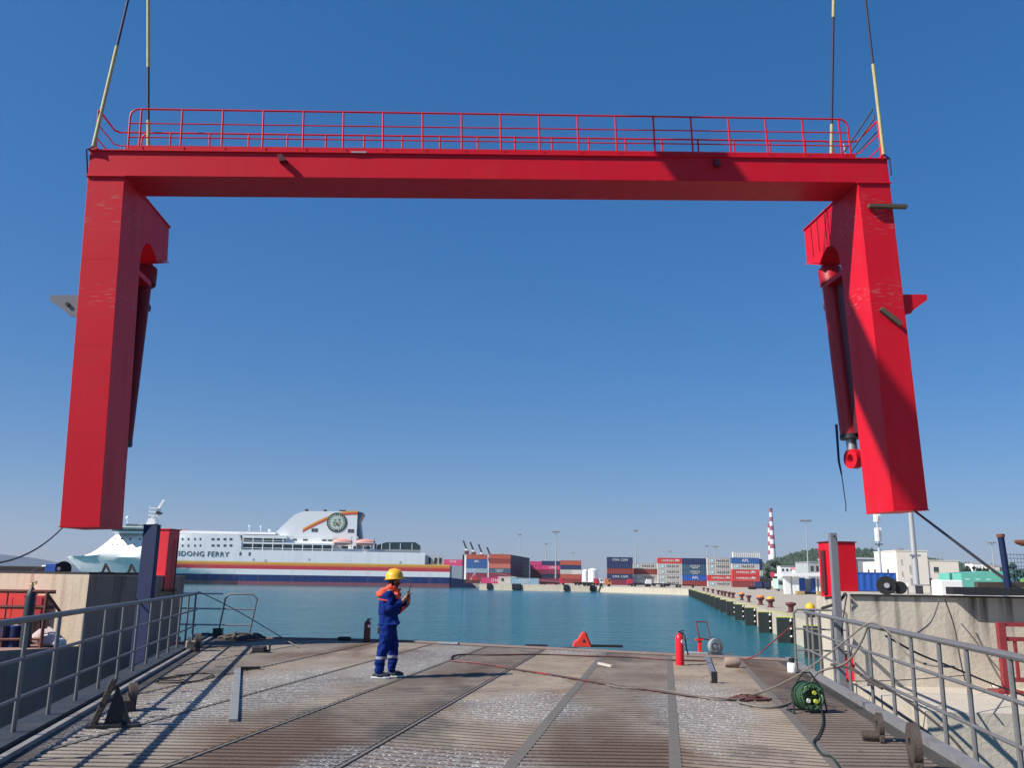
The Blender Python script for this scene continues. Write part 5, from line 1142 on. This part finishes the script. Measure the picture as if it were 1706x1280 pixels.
# brown handrail on ledge
t = thing('ledge_railing', (-13.9, 21.0, 2.93), 'brown painted pipe railing on the left ledge', 'railing')
for z in (1.28, .92): MB().tube([(-3, -.2, z), (2.95, .3, z), (3.1, .38, z)], .045, 8).build('rail', BROWNP, t, True)
MB().tube([(1.9, .2, .18), (2.95, .3, .2)], .03, 8).build('rail', BROWNP, t, True)
for x in (-2.4, .1, 1.1, 2.05, 2.95): MB().tube([(x, .1+.06*x, 0), (x, .1+.06*x, 1.28)], .042 if x in (.1, 2.95) else .02, 8).build('post', BROWNP, t, True)
MB().tube([(2.95, .3, 1.22), (3.25, .5, .75)], .035, 8).build('brace', BROWNP, t, True)
for i, (px, w_, col) in enumerate(((28, .75, (.75, .06, .05)), (62, .5, (.5, .04, .05)))):
    D_ = 22.3; t = thing('fire_cabinet', (at(px, 1010, D_).x, D_, 2.95), 'red cabinet against the left wall, %s' % ('the brighter one behind the gas bottle' if i == 0 else 'the darker narrow one right of the bottle'), 'cabinet')
    MB().box(-w_/2, w_/2, -.2, .2, .55, 1.15+.05*(1-i)).build('body', mat('cab%d' % i, col, .45), t, bevel=.01); MB().box(-w_/2+.04, -.01, -.215, -.2, .6, 1.1).box(.01, w_/2-.04, -.215, -.2, .6, 1.1).build('door', mat('cab%d' % i, col), t)
    for x in (-w_/2+.03, w_/2-.07): MB().box(x, x+.04, -.18, .18, 0, .55).build('leg', DARK, t)
P_ = on(50, 1078, 2.93)
t = thing('gas_bottle', (at(51, 1000, 21.3).x, 21.3, 2.93), 'tall dark steel gas bottle standing at the brown railing', 'gas bottle')
MB().lathe([(.115, 0), (.12, .05), (.12, 1.15), (.1, 1.27), (.05, 1.35), (.035, 1.38)], 20).build('cylinder', mat('bottle_dark', (.02, .03, .04), .5), t, True)
MB().tube([(0, 0, 1.38), (0, 0, 1.5)], .03, 8).tube([(-.06, 0, 1.44), (.09, 0, 1.47)], .018, 8).disc((.09, -.03, 1.5), (0, 1, 0), .03, .02, 12).build('valve', mat('brass', (.4, .28, .16), .4, .5), t, True)
def bag(px, py, D_, col, lab, s_=.3):
    mb = MB(); rnd = random.Random(px); M_ = Matrix.Translation((0, 0, s_*.55)); mb.sphere((0, 0, 0), s_, s_*.6, s_*.6, 14, 10, M_)
    mb.v = [(x*(1+rnd.uniform(-.12, .12)), y*(1+rnd.uniform(-.12, .12)), max(0, z*(1+rnd.uniform(-.12, .12)))) for x, y, z in mb.v]
    o = mb.build('sack', mat('sack_'+lab[:6], col, .8, 0, .2, 6, .5, 12), None, True); o.location = (at(px, py, D_).x, D_, 2.93); tag(o, lab, 'sack'); return o
bag(84, 1060, 21.7, (.6, .5, .5), 'pale pinkish crumpled sack on the ledge right of the bottle', .27)
bag(98, 1068, 21.55, (.66, .58, .58), 'whitish crumpled sack lower right beside the pinkish one', .2)
bag(80, 1035, 22.1, (.5, .42, .43), 'greyish sack standing behind the pinkish one', .34)
for i, px in enumerate((10, 26)):
    t = thing('oil_drum', (at(px, 1060, 21.4).x, 21.4, 2.93), 'dark blue drum on the left ledge, %s' % ('at the picture edge' if i == 0 else 'beside the gas bottle'), 'drum')
    MB().lathe([(.15, 0), (.15, .48)], 16).build('shell', NAVY, t, True); MB().lathe([(.155, .47), (.155, .49)], 16).build('rim', BLUEP, t); MB().lathe([(.155, .24), (.155, .26)], 16).build('hoop', NAVY, t)

# ------------------------------------------------------------------ things on the deck
def extinguisher(P_, hh, r_, col, lab, hose=True):
    t = thing('fire_extinguisher', P_, lab, 'fire extinguisher')
    MB().lathe([(r_*.95, 0), (r_, .03), (r_, hh*.78), (r_*.8, hh*.86), (r_*.35, hh*.9), (r_*.3, hh*.93)], 20).build('bottle', col, t, True)
    MB().tube([(0, 0, hh*.93), (0, 0, hh*.97)], r_*.28, 8).beam((-.02, 0, hh*.96), (.1, 0, hh*1.0), .03, .02).beam((-.02, 0, hh*.93), (.1, 0, hh*.93), .03, .02).build('handle', DARK, t)
    if hose: MB().tube([(.03, 0, hh*.93), (r_*1.3, 0, hh*.85), (r_*1.6, 0, hh*.5), (r_*2.0, 0, hh*.28)], .014, 6).build('hose', BLACK, t, True)
    MB().disc((r_*.6, -r_*.82, hh*.68), (.5, -1, 0), .04, .02, 10).build('label_plate', WHITE, t)
    return t
extinguisher(on(1133, 1109, DZ), .70, .088, mat('ext_red', (.7, .015, .03), .3), 'bright red fire extinguisher standing near the right far edge of the ramp')
extinguisher(on(611, 1071, DZ), .62, .09, mat('ext_brown', (.09, .015, .02), .45), 'dark maroon fire extinguisher at the far edge behind the worker', False)
# red wedge
P_ = on(970, 1078, DZ); k_ = P_.y/FPX
t = thing('wheel_chock', P_, 'bright orange-red triangular wheel chock on the far edge of the ramp', 'chock')
mb = MB(); sc = k_
tri = [(-15*sc, 0), (12*sc, 0), (13*sc, 1*sc), (4*sc, 22*sc), (0, 22*sc), (-7*sc, 11*sc), (-13*sc, 7*sc)]
CH = mat('chock_red', (.8, .05, .03), .5)
MB().prism(tri, -.16, .16, 'y').build('body', CH, t, bevel=.01)
MB().prism([(-1*sc, 8*sc), (5*sc, 7*sc), (3*sc, 12*sc), (1*sc, 11*sc)], -.165, -.155, 'y').build('grip_hole', DARK, t)
MB().prism([(4*sc, 22*sc), (13*sc, 1*sc), (15*sc, 1*sc), (5.5*sc, 23*sc)], -.17, .17, 'y').build('back_plate', mat('chock_dark', (.12, .015, .03), .5), t)
P_ = on(1005, 1079, DZ); o = MB().box(-.5, .5, -.06, .06, 0, .06).build('rubber_strip', BLACK, None); o.location = P_; tag(o, 'short black rubber strip right of the orange-red chock', 'strip')
# trolley
P_ = on(1173, 1091, DZ); k_ = P_.y/FPX
t = thing('hand_trolley', P_, 'red hand trolley with a tall handle frame at the far edge', 'trolley', rz=0)
MB().tube([(-7*k_, 0, 25*k_), (-10*k_, .1, 50*k_), (7*k_, .1, 50*k_), (12*k_, 0, 22*k_), (-7*k_, 0, 25*k_)], .022, 8).build('handle_frame', mat('trolley_brown', (.12, .03, .03), .5), t, True)
MB().box(-9*k_, -3.5*k_, -.05, .05, 2*k_, 24*k_).build('upright', mat('trolley_red', (.7, .03, .03), .4), t, bevel=.006); MB().box(-13*k_, -1*k_, -.07, .07, 21*k_, 24*k_).build('cross_piece', mat('trolley_red', (.7, .03, .03)), t)
MB().box(-30*k_, 5*k_, -.15, .12, 0, 3.5*k_).build('base_plate', GALV, t, bevel=.01); MB().box(3*k_, 45*k_, -.1, .1, 0, 2.5*k_).build('rear_bar', STEEL, t)
wl = MB().disc((17*k_, -.1, 13*k_), (.35, -1, 0), 12*k_, .12, 28).build('wheel', mat('wheel_grey', (.25, .29, .29), .55), t, True)
MB().disc((17*k_-.02, -.17, 13*k_), (.35, -1, 0), 8.5*k_, .02, 24, 7*k_).disc((17*k_-.02, -.17, 13*k_), (.35, -1, 0), 3*k_, .03, 16).build('rim', GALV, wl)
MB().prism([(14*k_, 0), (26*k_, 0), (21*k_, 12*k_)], .03, .1, 'y').build('stand', STEEL, t)
# brown drum on side
P_ = on(1220, 1113, DZ); k_ = P_.y/FPX
t = thing('roller', P_, 'short brown weathered roller lying near the right far edge', 'roller'); MB().tube([(-12*k_, 0, 8*k_), (-9*k_, 0, 8*k_), (6*k_, 0, 8*k_), (11*k_, 0, 8*k_)], [6.5*k_, 8*k_, 8*k_, 6.5*k_], 18).build('body', mat('roller_tan', (.30, .22, .17), .7, 0, .3, 9), t, True)
MB().tube([(11*k_, 0, 8*k_), (12.5*k_, 0, 8*k_)], 4*k_, 12).build('end_cap', DARK, t)
P_ = on(1320, 1121, DZ); t = thing('paint_can', P_, 'small white tin with a dark lid by the right railing', 'can'); MB().lathe([(.085, 0), (.09, .02), (.09, .16), (.08, .18)], 18).build('tin', WHITE, t, True); MB().lathe([(.055, .18), (.05, .24), (.06, .26)], 14).build('lid', DARK, t, True); MB().tube([(.09, 0, .15), (.12, 0, .22), (.0, 0, .28), (-.1, 0, .2)], .008, 6).build('handle', DARK, t)
# L bar with plate
a = on(1178, 1096, DZ); b = on(1188, 1127, DZ); o = MB().beam((0, 0, .02), Vector(b)-Vector(a)+Vector((0, 0, .02)), .11, .02).build('flat_bar', GREYP, None); o.location = a; tag(o, 'grey flat steel bar lying on the ramp below the trolley', 'bar')
P_ = on(1190, 1139, DZ); t = thing('stop_plate', P_, 'small dark upright steel plate at the end of the grey flat bar', 'plate'); MB().box(-.045, .055, -.02, .02, 0, .19).build('plate', DARK, t, bevel=.004); MB().box(-.045, .055, .02, .12, 0, .02).build('foot', DARK, t)
# plank
a = on(396, 1117, DZ); b = on(388, 1204, DZ); o = MB().beam((0, 0, .02), Vector(b)-Vector(a)+Vector((0, 0, .02)), .11, .035).build('steel_plank', mat('plank_grey', (.27, .27, .26), .6, .2, .15, 4, dirt=(.12, .09, .07), dscale=3, damt=.5), None, bevel=.004); o.location = a; tag(o, 'long pale grey channel lying on the left part of the ramp', 'plank')
a = on(400, 1117, DZ); b = on(433, 1116, DZ); o = MB().beam((0, 0, .03), Vector(b)-Vector(a)+Vector((0, 0, .03)), .07, .05).build('timber_batten', WOOD, None); o.location = a; tag(o, 'short wooden batten at the far end of the grey channel', 'batten')
for (x1_, y1_, x2_, y2_, m_, lab, w_) in ((730, 1073, 764, 1074, GALV, 'flat pale strip lying at the far edge in the middle of the ramp', .16), (998, 1108, 1020, 1113, mat('pale_wood', (.5, .46, .38), .8), 'short pale stick lying right of the ramp middle', .07), (876, 1077, 912, 1078, BLACK, 'dark flat strip by the far edge left of the chock', .12), (940, 1082, 962, 1083, BLACK, 'short dark strip on the bright patch below the chock', .08)):
    a = on(x1_, y1_, DZ); b = on(x2_, y2_, DZ); o = MB().beam((0, 0, .025), Vector(b)-Vector(a)+Vector((0, 0, .025)), w_, .04).build('loose_strip', m_, None); o.location = a; tag(o, lab, 'strip')
# green reel
P_ = on(1347, 1188, DZ); k_ = P_.y/FPX
t = thing('cable_reel', P_, 'green cable reel on a wire stand near the right railing', 'reel', rz=.15)
MB().disc((0, 0, 25*k_), (.15, -1, 0), 20*k_, .16, 26, 0).build('drum', mat('reel_green', (.03, .07, .035), .45, 0, .6, 30), t, True)
for yy in (-.1, .1):
    MB().disc((yy*-.15, yy, 25*k_), (.15, -1, 0), 22.5*k_, .012, 28, 18*k_).build('flange', GREENP, t, True)
    sp2 = MB()
    for a_ in range(6): a_ = a_*math.pi/6*2; sp2.tube([(0, yy, 25*k_), (20*k_*math.cos(a_), yy, 25*k_+20*k_*math.sin(a_))], .008, 6)
    sp2.build('spokes', GREENP, t)
rc = MB(); rnd = random.Random(5)
for j in range(5):
    rr_ = (13+1.3*j)*k_; rc.tube([(rr_*math.cos(u), -.12+rnd.uniform(-.02, .02), 25*k_+rr_*math.sin(u)) for u in [2*math.pi*i/18 for i in range(19)]], .012, 6)
rc.build('coiled_cable', mat('cable_green', (.06, .12, .05), .5), t, True)
for p_, c_ in (((-.06, -.13, .17), (.75, .75, .6)), ((.05, -.13, .16), (.5, .55, .05)), ((.03, -.13, .27), (.5, .6, .5))): MB().disc(p_, (0, 1, 0), .028, .04, 10).build('socket', mat('sock%.1f' % c_[0], c_, .5), t)
MB().tube([(-.25, -.1, 0), (-.22, 0, .3), (-.05, 0, .52), (.05, 0, .52), (.22, 0, .3), (.22, -.1, 0)], .012, 6).tube([(-.25, -.1, .01), (-.22, .2, .01), (.2, .2, .01), (.22, -.1, .01)], .012, 6).build('stand', DARK, t, True)
line('cable', [on(1368, 1180, 3.0), on(1371, 1205, 2.99), on(1362, 1228, 2.99), on(1355, 1238, 2.99), on(1368, 1256, 2.99), on(1385, 1262, 2.99), on(1402, 1285, 2.99)], .011, mat('cable_dkgreen', (.012, .03, .018), .6), 'dark green cable snaking from the reel towards the viewer', 'cable')
# hoses across the deck
zz = 2.99
line('hose', [on(752, 1102, zz), on(754, 1094, zz), on(775, 1091, zz), on(822, 1092, zz), on(900, 1091, zz), on(990, 1094, zz), on(1060, 1096, zz), on(1116, 1100, zz), on(1180, 1102, zz)], .018, HOSE, 'dark red hose running along the far side of the ramp', 'hose')
line('hose', [on(752, 1102, zz), on(780, 1104, zz), on(812, 1108, zz), on(845, 1114, zz), on(900, 1122, zz), on(960, 1132, zz), on(1010, 1141, zz), on(1080, 1150, zz), on(1140, 1159, zz), on(1190, 1164, zz), on(1235, 1167, zz)], .018, HOSE, 'dark red hose running diagonally across the ramp to the tangle', 'hose')
line('hose', [on(1010, 1142, zz), on(1040, 1147, zz), on(1100, 1150, zz), on(1160, 1161, zz), on(1200, 1167, zz), on(1228, 1164, zz)], .012, ROPE, 'pale thin hose twisting beside the diagonal red hose', 'hose')
line('hose', [on(1241, 1100, DZ+.03), at(1262, 1092, 19.5), at(1285, 1072, 19.5), at(1320, 1043, 19)], .014, HOSE, 'red hose rising from the ramp to the end of the right railing', 'hose')
def tangle(px, py, w_, d_, h_, r_, m_, label, seed, n_=60, cat='rope'):
    P_ = on(px, py, DZ); rnd = random.Random(seed); pts = []; a = 0
    for i in range(n_):
        a += rnd.uniform(.5, 1.1); q = rnd.uniform(.35, 1)
        pts.append(Vector((w_*q*math.cos(a), d_*q*math.sin(a), r_+h_*(1-q)*rnd.uniform(.2, 1))))
    out = []
    for i in range(1, n_-2):
        for k in range(3):
            u = k/3; A, B, C_, D_ = pts[i-1], pts[i], pts[i+1], pts[i+2]; out.append(.5*((2*B)+(C_-A)*u+(2*A-5*B+4*C_-D_)*u*u+(3*B-3*C_+D_-A)*u**3))
    o = MB().tube(out, r_, 7).build('rope_pile', m_, None, True); o.location = P_; tag(o, label, cat)
tangle(1250, 1167, .32, .22, .1, .014, mat('tangle_red', (.09, .03, .025), .7), 'tangled dark red hose heap in the right middle of the ramp', 3)
tangle(405, 1066, .7, .4, .26, .032, mat('rope_old', (.075, .068, .06), .85, 0, .4, 30, .5, 60), 'thick grey mooring rope heaped at the far left corner of the ramp', 8, 46)
tangle(350, 1062, .5, .3, .12, .03, ROPED, 'dark rope lying left of the mooring rope heap', 9, 26)
tangle(318, 1131, .5, .9, .03, .010, ROPED, 'thin wire loops lying on the left part of the ramp', 11, 16)
line('rope', [at(330, 986, 22.5), at(345, 993, 23), at(372, 1006, 24), at(410, 1027, 24.5), at(460, 1057, 24), on(497, 1079, 2.99)], .012, ROPE, 'thin rope slanting from the left gate down to the deck')
P_ = on(434, 1088, DZ); t = thing('deck_cleat', P_, 'small black cleat on the deck in front of the rope heap', 'cleat'); MB().box(-.18, .12, -.1, .1, 0, .14).build('body', BLACK, t, bevel=.03); MB().tube([(.05, 0, .05), (.2, 0, .05), (.2, 0, .17)], .025, 8).build('horn', DARK, t); MB().box(-.2, .2, -.12, .12, 0, .02).build('foot', DARK, t)
P_ = on(572, 1068, DZ); o = MB().box(-.15, .2, -.08, .08, 0, .1).build('black_block', BLACK, None, bevel=.03); o.location = P_; tag(o, 'small black lump at the far edge left of the maroon extinguisher', 'block')
# lugs
def plate_lug(px, py, hh, lab, rz, m_=BRN):
    P_ = on(px, py, DZ); t = thing('lashing_lug', P_, lab, 'lug', 'lashing lugs along the left edge', rz=rz)
    MB().beam((-.14, 0, 0), (.04, .0, hh), .07, .09, (0, 1, 0)).build('bar', m_, t, bevel=.01)
    MB().prism([(-.03, 0), (.28, 0), (.2, hh*.35), (.08, hh*.9)], -.02, .02, 'y').build('gusset', DARK, t)
    MB().box(-.2, .35, -.12, .12, 0, .03).build('foot', DARK, t)
plate_lug(176, 1212, .52, 'largest brown wedge lug on the left edge, nearest the viewer', .3)
def ring_lug(P_, r_, hole, th, lab, rz, grp):
    t = thing('ring_lug', P_, lab, 'lug', grp, rz=rz)
    MB().disc((0, 0, r_*1.25), (1, 0, 0), r_, th, 24, hole).build('ring', BRN, t, True)
    MB().box(-th/2, th/2, -r_*.8, r_*.8, 0, r_*.6).build('web', BRN, t, bevel=.01)
    return t
o = ring_lug(on(218, 1184, DZ), .15, .05, .09, 'rounded lug behind the largest brown wedge on the left edge', .5, 'ring lugs'); MB().box(-.2, .02, -.16, -.02, 0, .14).build('block', BRN, o, bevel=.01)
o = ring_lug(on(328, 1085, DZ), .17, .05, .12, 'tan lug at the far end of the left edge', .4, 'ring lugs'); MB().box(-.25, .05, -.1, .1, .0, .22).build('block', mat('tan_iron', (.3, .24, .17), .8), o, bevel=.02)
o = ring_lug(on(1467, 1236, DZ), .135, .05, .055, 'smaller ring lug with a round pin beside it on the right edge', -.18, 'ring lugs'); MB().tube([(-.2, -.05, .06), (.0, -.05, .06)], .05, 12).build('pin', BRN, o, True)
o = ring_lug(on(1527, 1290, DZ), .2, .065, .08, 'large brown ring lug at the bottom right, partly cut by the picture edge', -.24, 'ring lugs')
o = MB().box(-.12, .12, -.06, .06, 0, .12).build('red_block', mat('blk_red', (.4, .02, .03), .5), None); o.location = on(298, 1079, DZ); tag(o, 'small red block on the left edge beneath the handrail', 'block')
t = thing('toolbox', (6.35, 16.9, DZ-.1), 'red box half hidden behind the grey guide post', 'box'); MB().box(-.12, .12, -.15, .15, 0, .5).build('body', mat('tb_red', (.65, .02, .04), .4), t, bevel=.02); MB().box(-.13, .13, -.16, .16, .5, .54).build('lid', DARK, t)

# ------------------------------------------------------------------ worker
def skin_obj(name, nodes, edges, mat_, parent, sub=2, root=0):
    me = bpy.data.meshes.new(name); me.from_pydata([n_[0] for n_ in nodes], edges, []); me.materials.append(mat_)
    o = bpy.data.objects.new(name, me); C.objects.link(o); o.parent = parent
    md = o.modifiers.new('skin', 'SKIN'); md.use_smooth_shade = True
    for v, n_ in zip(me.skin_vertices[0].data, nodes):
        r_ = n_[1]; v.radius = r_ if isinstance(r_, tuple) else (r_, r_)
    me.skin_vertices[0].data[root].use_root = True
    s_ = o.modifiers.new('sub', 'SUBSURF'); s_.levels = sub; s_.render_levels = sub
    return o
FT = on(642, 1130, DZ)
W = thing('person', (FT.x, FT.y, DZ), 'worker in blue coveralls, orange scarf and yellow helmet talking into a radio', 'person')
SKIN = mat('skin', (.36, .17, .11), .55, 0, .08, 20); CLOTH = mat('coverall_blue', (.005, .021, .145), .85, 0, .3, 5, .5, 14, spec=.12); SCARF = mat('scarf_orange', (.85, .09, .04), .75, 0, .2, 12, .5, 20)
REFL = mat('reflective', (.26, .28, .33), .4); GLV = mat('glove_dark', (.02, .025, .05), .8)
J = dict(pel=(.02, 0, .95), bel=(.0, 0, 1.08), chest=(.01, 0, 1.30), sh=(.02, 0, 1.43), neck=(.05, 0, 1.50), head=(.09, 0, 1.63), top=(.085, 0, 1.72),
         hN=(.0, -.10, .90), kN=(-.03, -.12, .50), aN=(-.10, -.12, .10), tN=(.06, -.13, .045), hF=(.02, .10, .90), kF=(.09, .12, .50), aF=(.08, .12, .10), tF=(.24, .13, .045),
         sN=(.0, -.2, 1.42), eN=(.07, -.27, 1.16), wN=(.26, -.13, 1.32), sF=(.04, .2, 1.42), eF=(.18, .26, 1.17), wF=(.31, .07, 1.30))
names = ['pel', 'bel', 'chest', 'sh', 'neck', 'head', 'top', 'hN', 'kN', 'aN', 'tN', 'hF', 'kF', 'aF', 'tF', 'sN', 'eN', 'wN', 'sF', 'eF', 'wF']
rad = dict(pel=.085, bel=.085, chest=.10, sh=.08, neck=.055, head=(.082, .095), top=(.06, .07), hN=.065, kN=.05, aN=.036, tN=.028, hF=.065, kF=.05, aF=.036, tF=.028, sN=.06, eN=.045, wN=.03, sF=.06, eF=.045, wF=.03)
ed = [('pel', 'bel'), ('bel', 'chest'), ('chest', 'sh'), ('sh', 'neck'), ('neck', 'head'), ('head', 'top'), ('pel', 'hN'), ('hN', 'kN'), ('kN', 'aN'), ('aN', 'tN'), ('pel', 'hF'), ('hF', 'kF'), ('kF', 'aF'), ('aF', 'tF'), ('sh', 'sN'), ('sN', 'eN'), ('eN', 'wN'), ('sh', 'sF'), ('sF', 'eF'), ('eF', 'wF')]
nodes = [(J[n_], rad[n_]) for n_ in names]; edges = [(names.index(a), names.index(b)) for a, b in ed]
# hands: palm and five fingers each, as chains of the same body
def hand(wr, dirv, side, curl):
    base = len(nodes); wv = Vector(J[wr]); d = Vector(dirv).normalized(); s_ = Vector(side).normalized(); c_ = Vector(curl).normalized()
    pal = wv+d*.06; nodes.append((tuple(pal), (.032, .02))); edges.append((names.index(wr), base))
    for k, (off, ln) in enumerate(((-.03, .06), (-.01, .07), (.011, .066), (.031, .052))):
        b0 = len(nodes); nodes.append((tuple(pal+d*.035+s_*off), .010)); nodes.append((tuple(pal+d*(.035+ln*.45)+s_*off+c_*ln*.25), .009)); nodes.append((tuple(pal+d*(.035+ln*.5)+s_*off+c_*ln*.85), .008))
        edges.extend([(base, b0), (b0, b0+1), (b0+1, b0+2)])
    b0 = len(nodes); nodes.append((tuple(wv+d*.03+s_*-.04), .011)); nodes.append((tuple(wv+d*.065+s_*-.06+c_*.03), .009)); edges.extend([(base, b0), (b0, b0+1)])
hand('wN', (.45, .15, .8), (.2, 1, -.1), (.4, .3, 0)); hand('wF', (.2, -.5, .8), (.4, -1, 0), (-.3, -.3, .2))
body = skin_obj('body', nodes, edges, SKIN, W, 2)
# face on a separate small set of parts
fc = MB(); fc.sphere((.165, 0, 1.615), .014, .012, .02, 8, 6); fc.sphere((.15, 0, 1.575), .02, .022, .012, 8, 6); fc.sphere((.10, -.082, 1.615), .016, .008, .028, 8, 6); fc.sphere((.10, .082, 1.615), .016, .008, .028, 8, 6); fc.build('face_features', SKIN, W, True)
for y in (-.033, .033): MB().sphere((.157, y, 1.64), .01, n=8, m_=6).build('eye', DARK, W, True)
MB().sphere((.06, 0, 1.66), .092, .094, .09, 16, 10).build('hair', BLACK, W, True)
W.scale = (1.1, 1.14, 1.0)
# coverall: jacket with sleeves, trousers
cn = [((.02, 0, .90), .165), ((.0, 0, 1.06), .165), ((.0, 0, 1.25), .175), ((.015, 0, 1.41), (.13, .115)), ((.04, 0, 1.47), (.075, .075)),
      ((-.0, -.2, 1.40), .098), ((.07, -.28, 1.14), .088), ((.235, -.145, 1.31), .062), ((.04, .2, 1.40), .098), ((.17, .265, 1.15), .088), ((.29, .09, 1.295), .062), ((.015, 0, .80), .165)]
ce = [(11, 0), (0, 1), (1, 2), (2, 3), (3, 4), (3, 5), (5, 6), (6, 7), (3, 8), (8, 9), (9, 10)]
FT_ = bpy.data.textures.new('cloth_folds', 'CLOUDS'); FT_.noise_scale = .09; FT_.noise_depth = 1
def folds(o, st):
    o.modifiers['sub'].levels = 3; o.modifiers['sub'].render_levels = 3
    d = o.modifiers.new('folds', 'DISPLACE'); d.texture = FT_; d.strength = st; d.mid_level = .5
jk = skin_obj('jacket', cn, ce, CLOTH, W, 2, 2); folds(jk, .06)
tn = [((.01, 0, .99), .13), ((.015, 0, .90), .14), ((-.0, -.09, .76), .112), ((-.03, -.12, .50), .096), ((-.09, -.12, .16), .07), ((-.10, -.12, .075), .074), ((.03, .09, .76), .112), ((.085, .12, .50), .096), ((.075, .12, .16), .07), ((.07, .12, .075), .074)]
te = [(0, 1), (1, 2), (2, 3), (3, 4), (4, 5), (1, 6), (6, 7), (7, 8), (8, 9)]
tr = skin_obj('trousers', tn, te, CLOTH, W, 2, 0); folds(tr, .06)
for x, y in ((-.06, -.12), (.075, .12)): MB().lathe([(.092, -.022), (.094, 0), (.092, .022)], 18, Matrix.Translation((x, y, .345))).build('reflective_band', REFL, tr, True)
MB().tube([(-.12, -.29, 1.33), (.0, -.305, 1.31), (.07, -.27, 1.30)], .014, 8).build('shoulder_band', SCARF, jk, True)
# scarf / life vest collar
sn = [((-.02, 0, 1.50), (.10, .075)), ((.07, 0, 1.53), (.085, .07)), ((-.10, -.05, 1.44), (.09, .08)), ((-.19, -.08, 1.37), (.075, .07)), ((.13, -.08, 1.42), (.06, .05)), ((.16, -.09, 1.32), (.05, .045)), ((.13, .1, 1.42), (.06, .05)), ((.15, .1, 1.32), (.05, .045))]
sco = skin_obj('scarf', sn, [(1, 0), (0, 2), (2, 3), (1, 4), (4, 5), (1, 6), (6, 7)], SCARF, W, 2, 0); folds(sco, .06)
MB().prism([(.22, 1.2), (.30, 1.22), (.33, 1.30), (.26, 1.16), (.2, 1.09)], -.02, .02, 'y').build('orange_tag', SCARF, W)
# helmet
hp_ = [(.148, -.03), (.14, .03), (.125, .075), (.09, .115), (.045, .135), (.01, .14)]
hm = MB(); hm.lathe(hp_, 24, Matrix.Translation((.075, 0, 1.71)) @ Matrix.Rotation(R(-4), 4, 'Y')); he = hm.build('helmet', YEL, W, True)
MB().lathe([(.15, -.04), (.158, -.036), (.158, -.028), (.148, -.024)], 24, Matrix.Translation((.075, 0, 1.71)) @ Matrix.Rotation(R(-4), 4, 'Y')).build('brim', YEL, he, True)
MB().prism([(.19, -.085), (.27, -.05), (.28, 0), (.27, .05), (.19, .085)], 1.672, 1.682).build('peak', YEL, he)
MB().tube([(-.055, 0, 1.75), (.0, 0, 1.835), (.08, 0, 1.855), (.16, 0, 1.83), (.205, 0, 1.75)], .012, 8).build('ridge', YEL, he, True)
for (x, y, nm) in ((-.10, -.12, 'N'), (.08, .12, 'F')):
    s_ = MB(); s_.prism([(x-.1, y-.045), (x+.12, y-.05), (x+.19, y-.03), (x+.2, y+.0), (x+.17, y+.04), (x-.1, y+.045)], .0, .035); sh = s_.build('shoe', mat('sole_white', (.7, .7, .66), .6), W, bevel=.008, label=None)
    up_ = MB(); up_.sphere((x+.05, y, .05), .145, .055, .06, 14, 8); up_.build('upper', GLV, sh, True)
MB().box(-.19, -.09, -.06, .04, .74, .86, Matrix.Translation((.045, -.06, 0))).build('pouch', BLACK, W, bevel=.02)
rloc = Vector((FT.x+.345, FT.y-.09, DZ+1.40))
t = thing('radio', rloc, 'black handheld radio held up in the worker\'s hands', 'radio', rot=(0, R(14), 0))
MB().box(-.02, .02, -.03, .03, -.07, .07).build('body', BLACK, t, bevel=.006); MB().tube([(0, .015, .07), (.0, .015, .22)], [.009, .005], 8).build('antenna', BLACK, t, True); MB().disc((0, -.01, .075), (0, 0, 1), .009, .02, 8).build('knob', DARK, t)

# ------------------------------------------------------------------ haze
HZ = bpy.data.materials.new('haze_air'); HZ.use_nodes = True; n = HZ.node_tree.nodes
n.remove(n['Principled BSDF']); pv = n.new('ShaderNodeVolumePrincipled'); pv.inputs['Color'].default_value = (.68, .76, .98, 1); pv.inputs['Density'].default_value = 7e-5; pv.inputs['Anisotropy'].default_value = .2
HZ.node_tree.links.new(pv.outputs[0], n['Material Output'].inputs['Volume'])
hz = MB().box(-6300, 6300, -80, 7000, -4, 260).build('haze', HZ); tag(hz, kind='stuff')
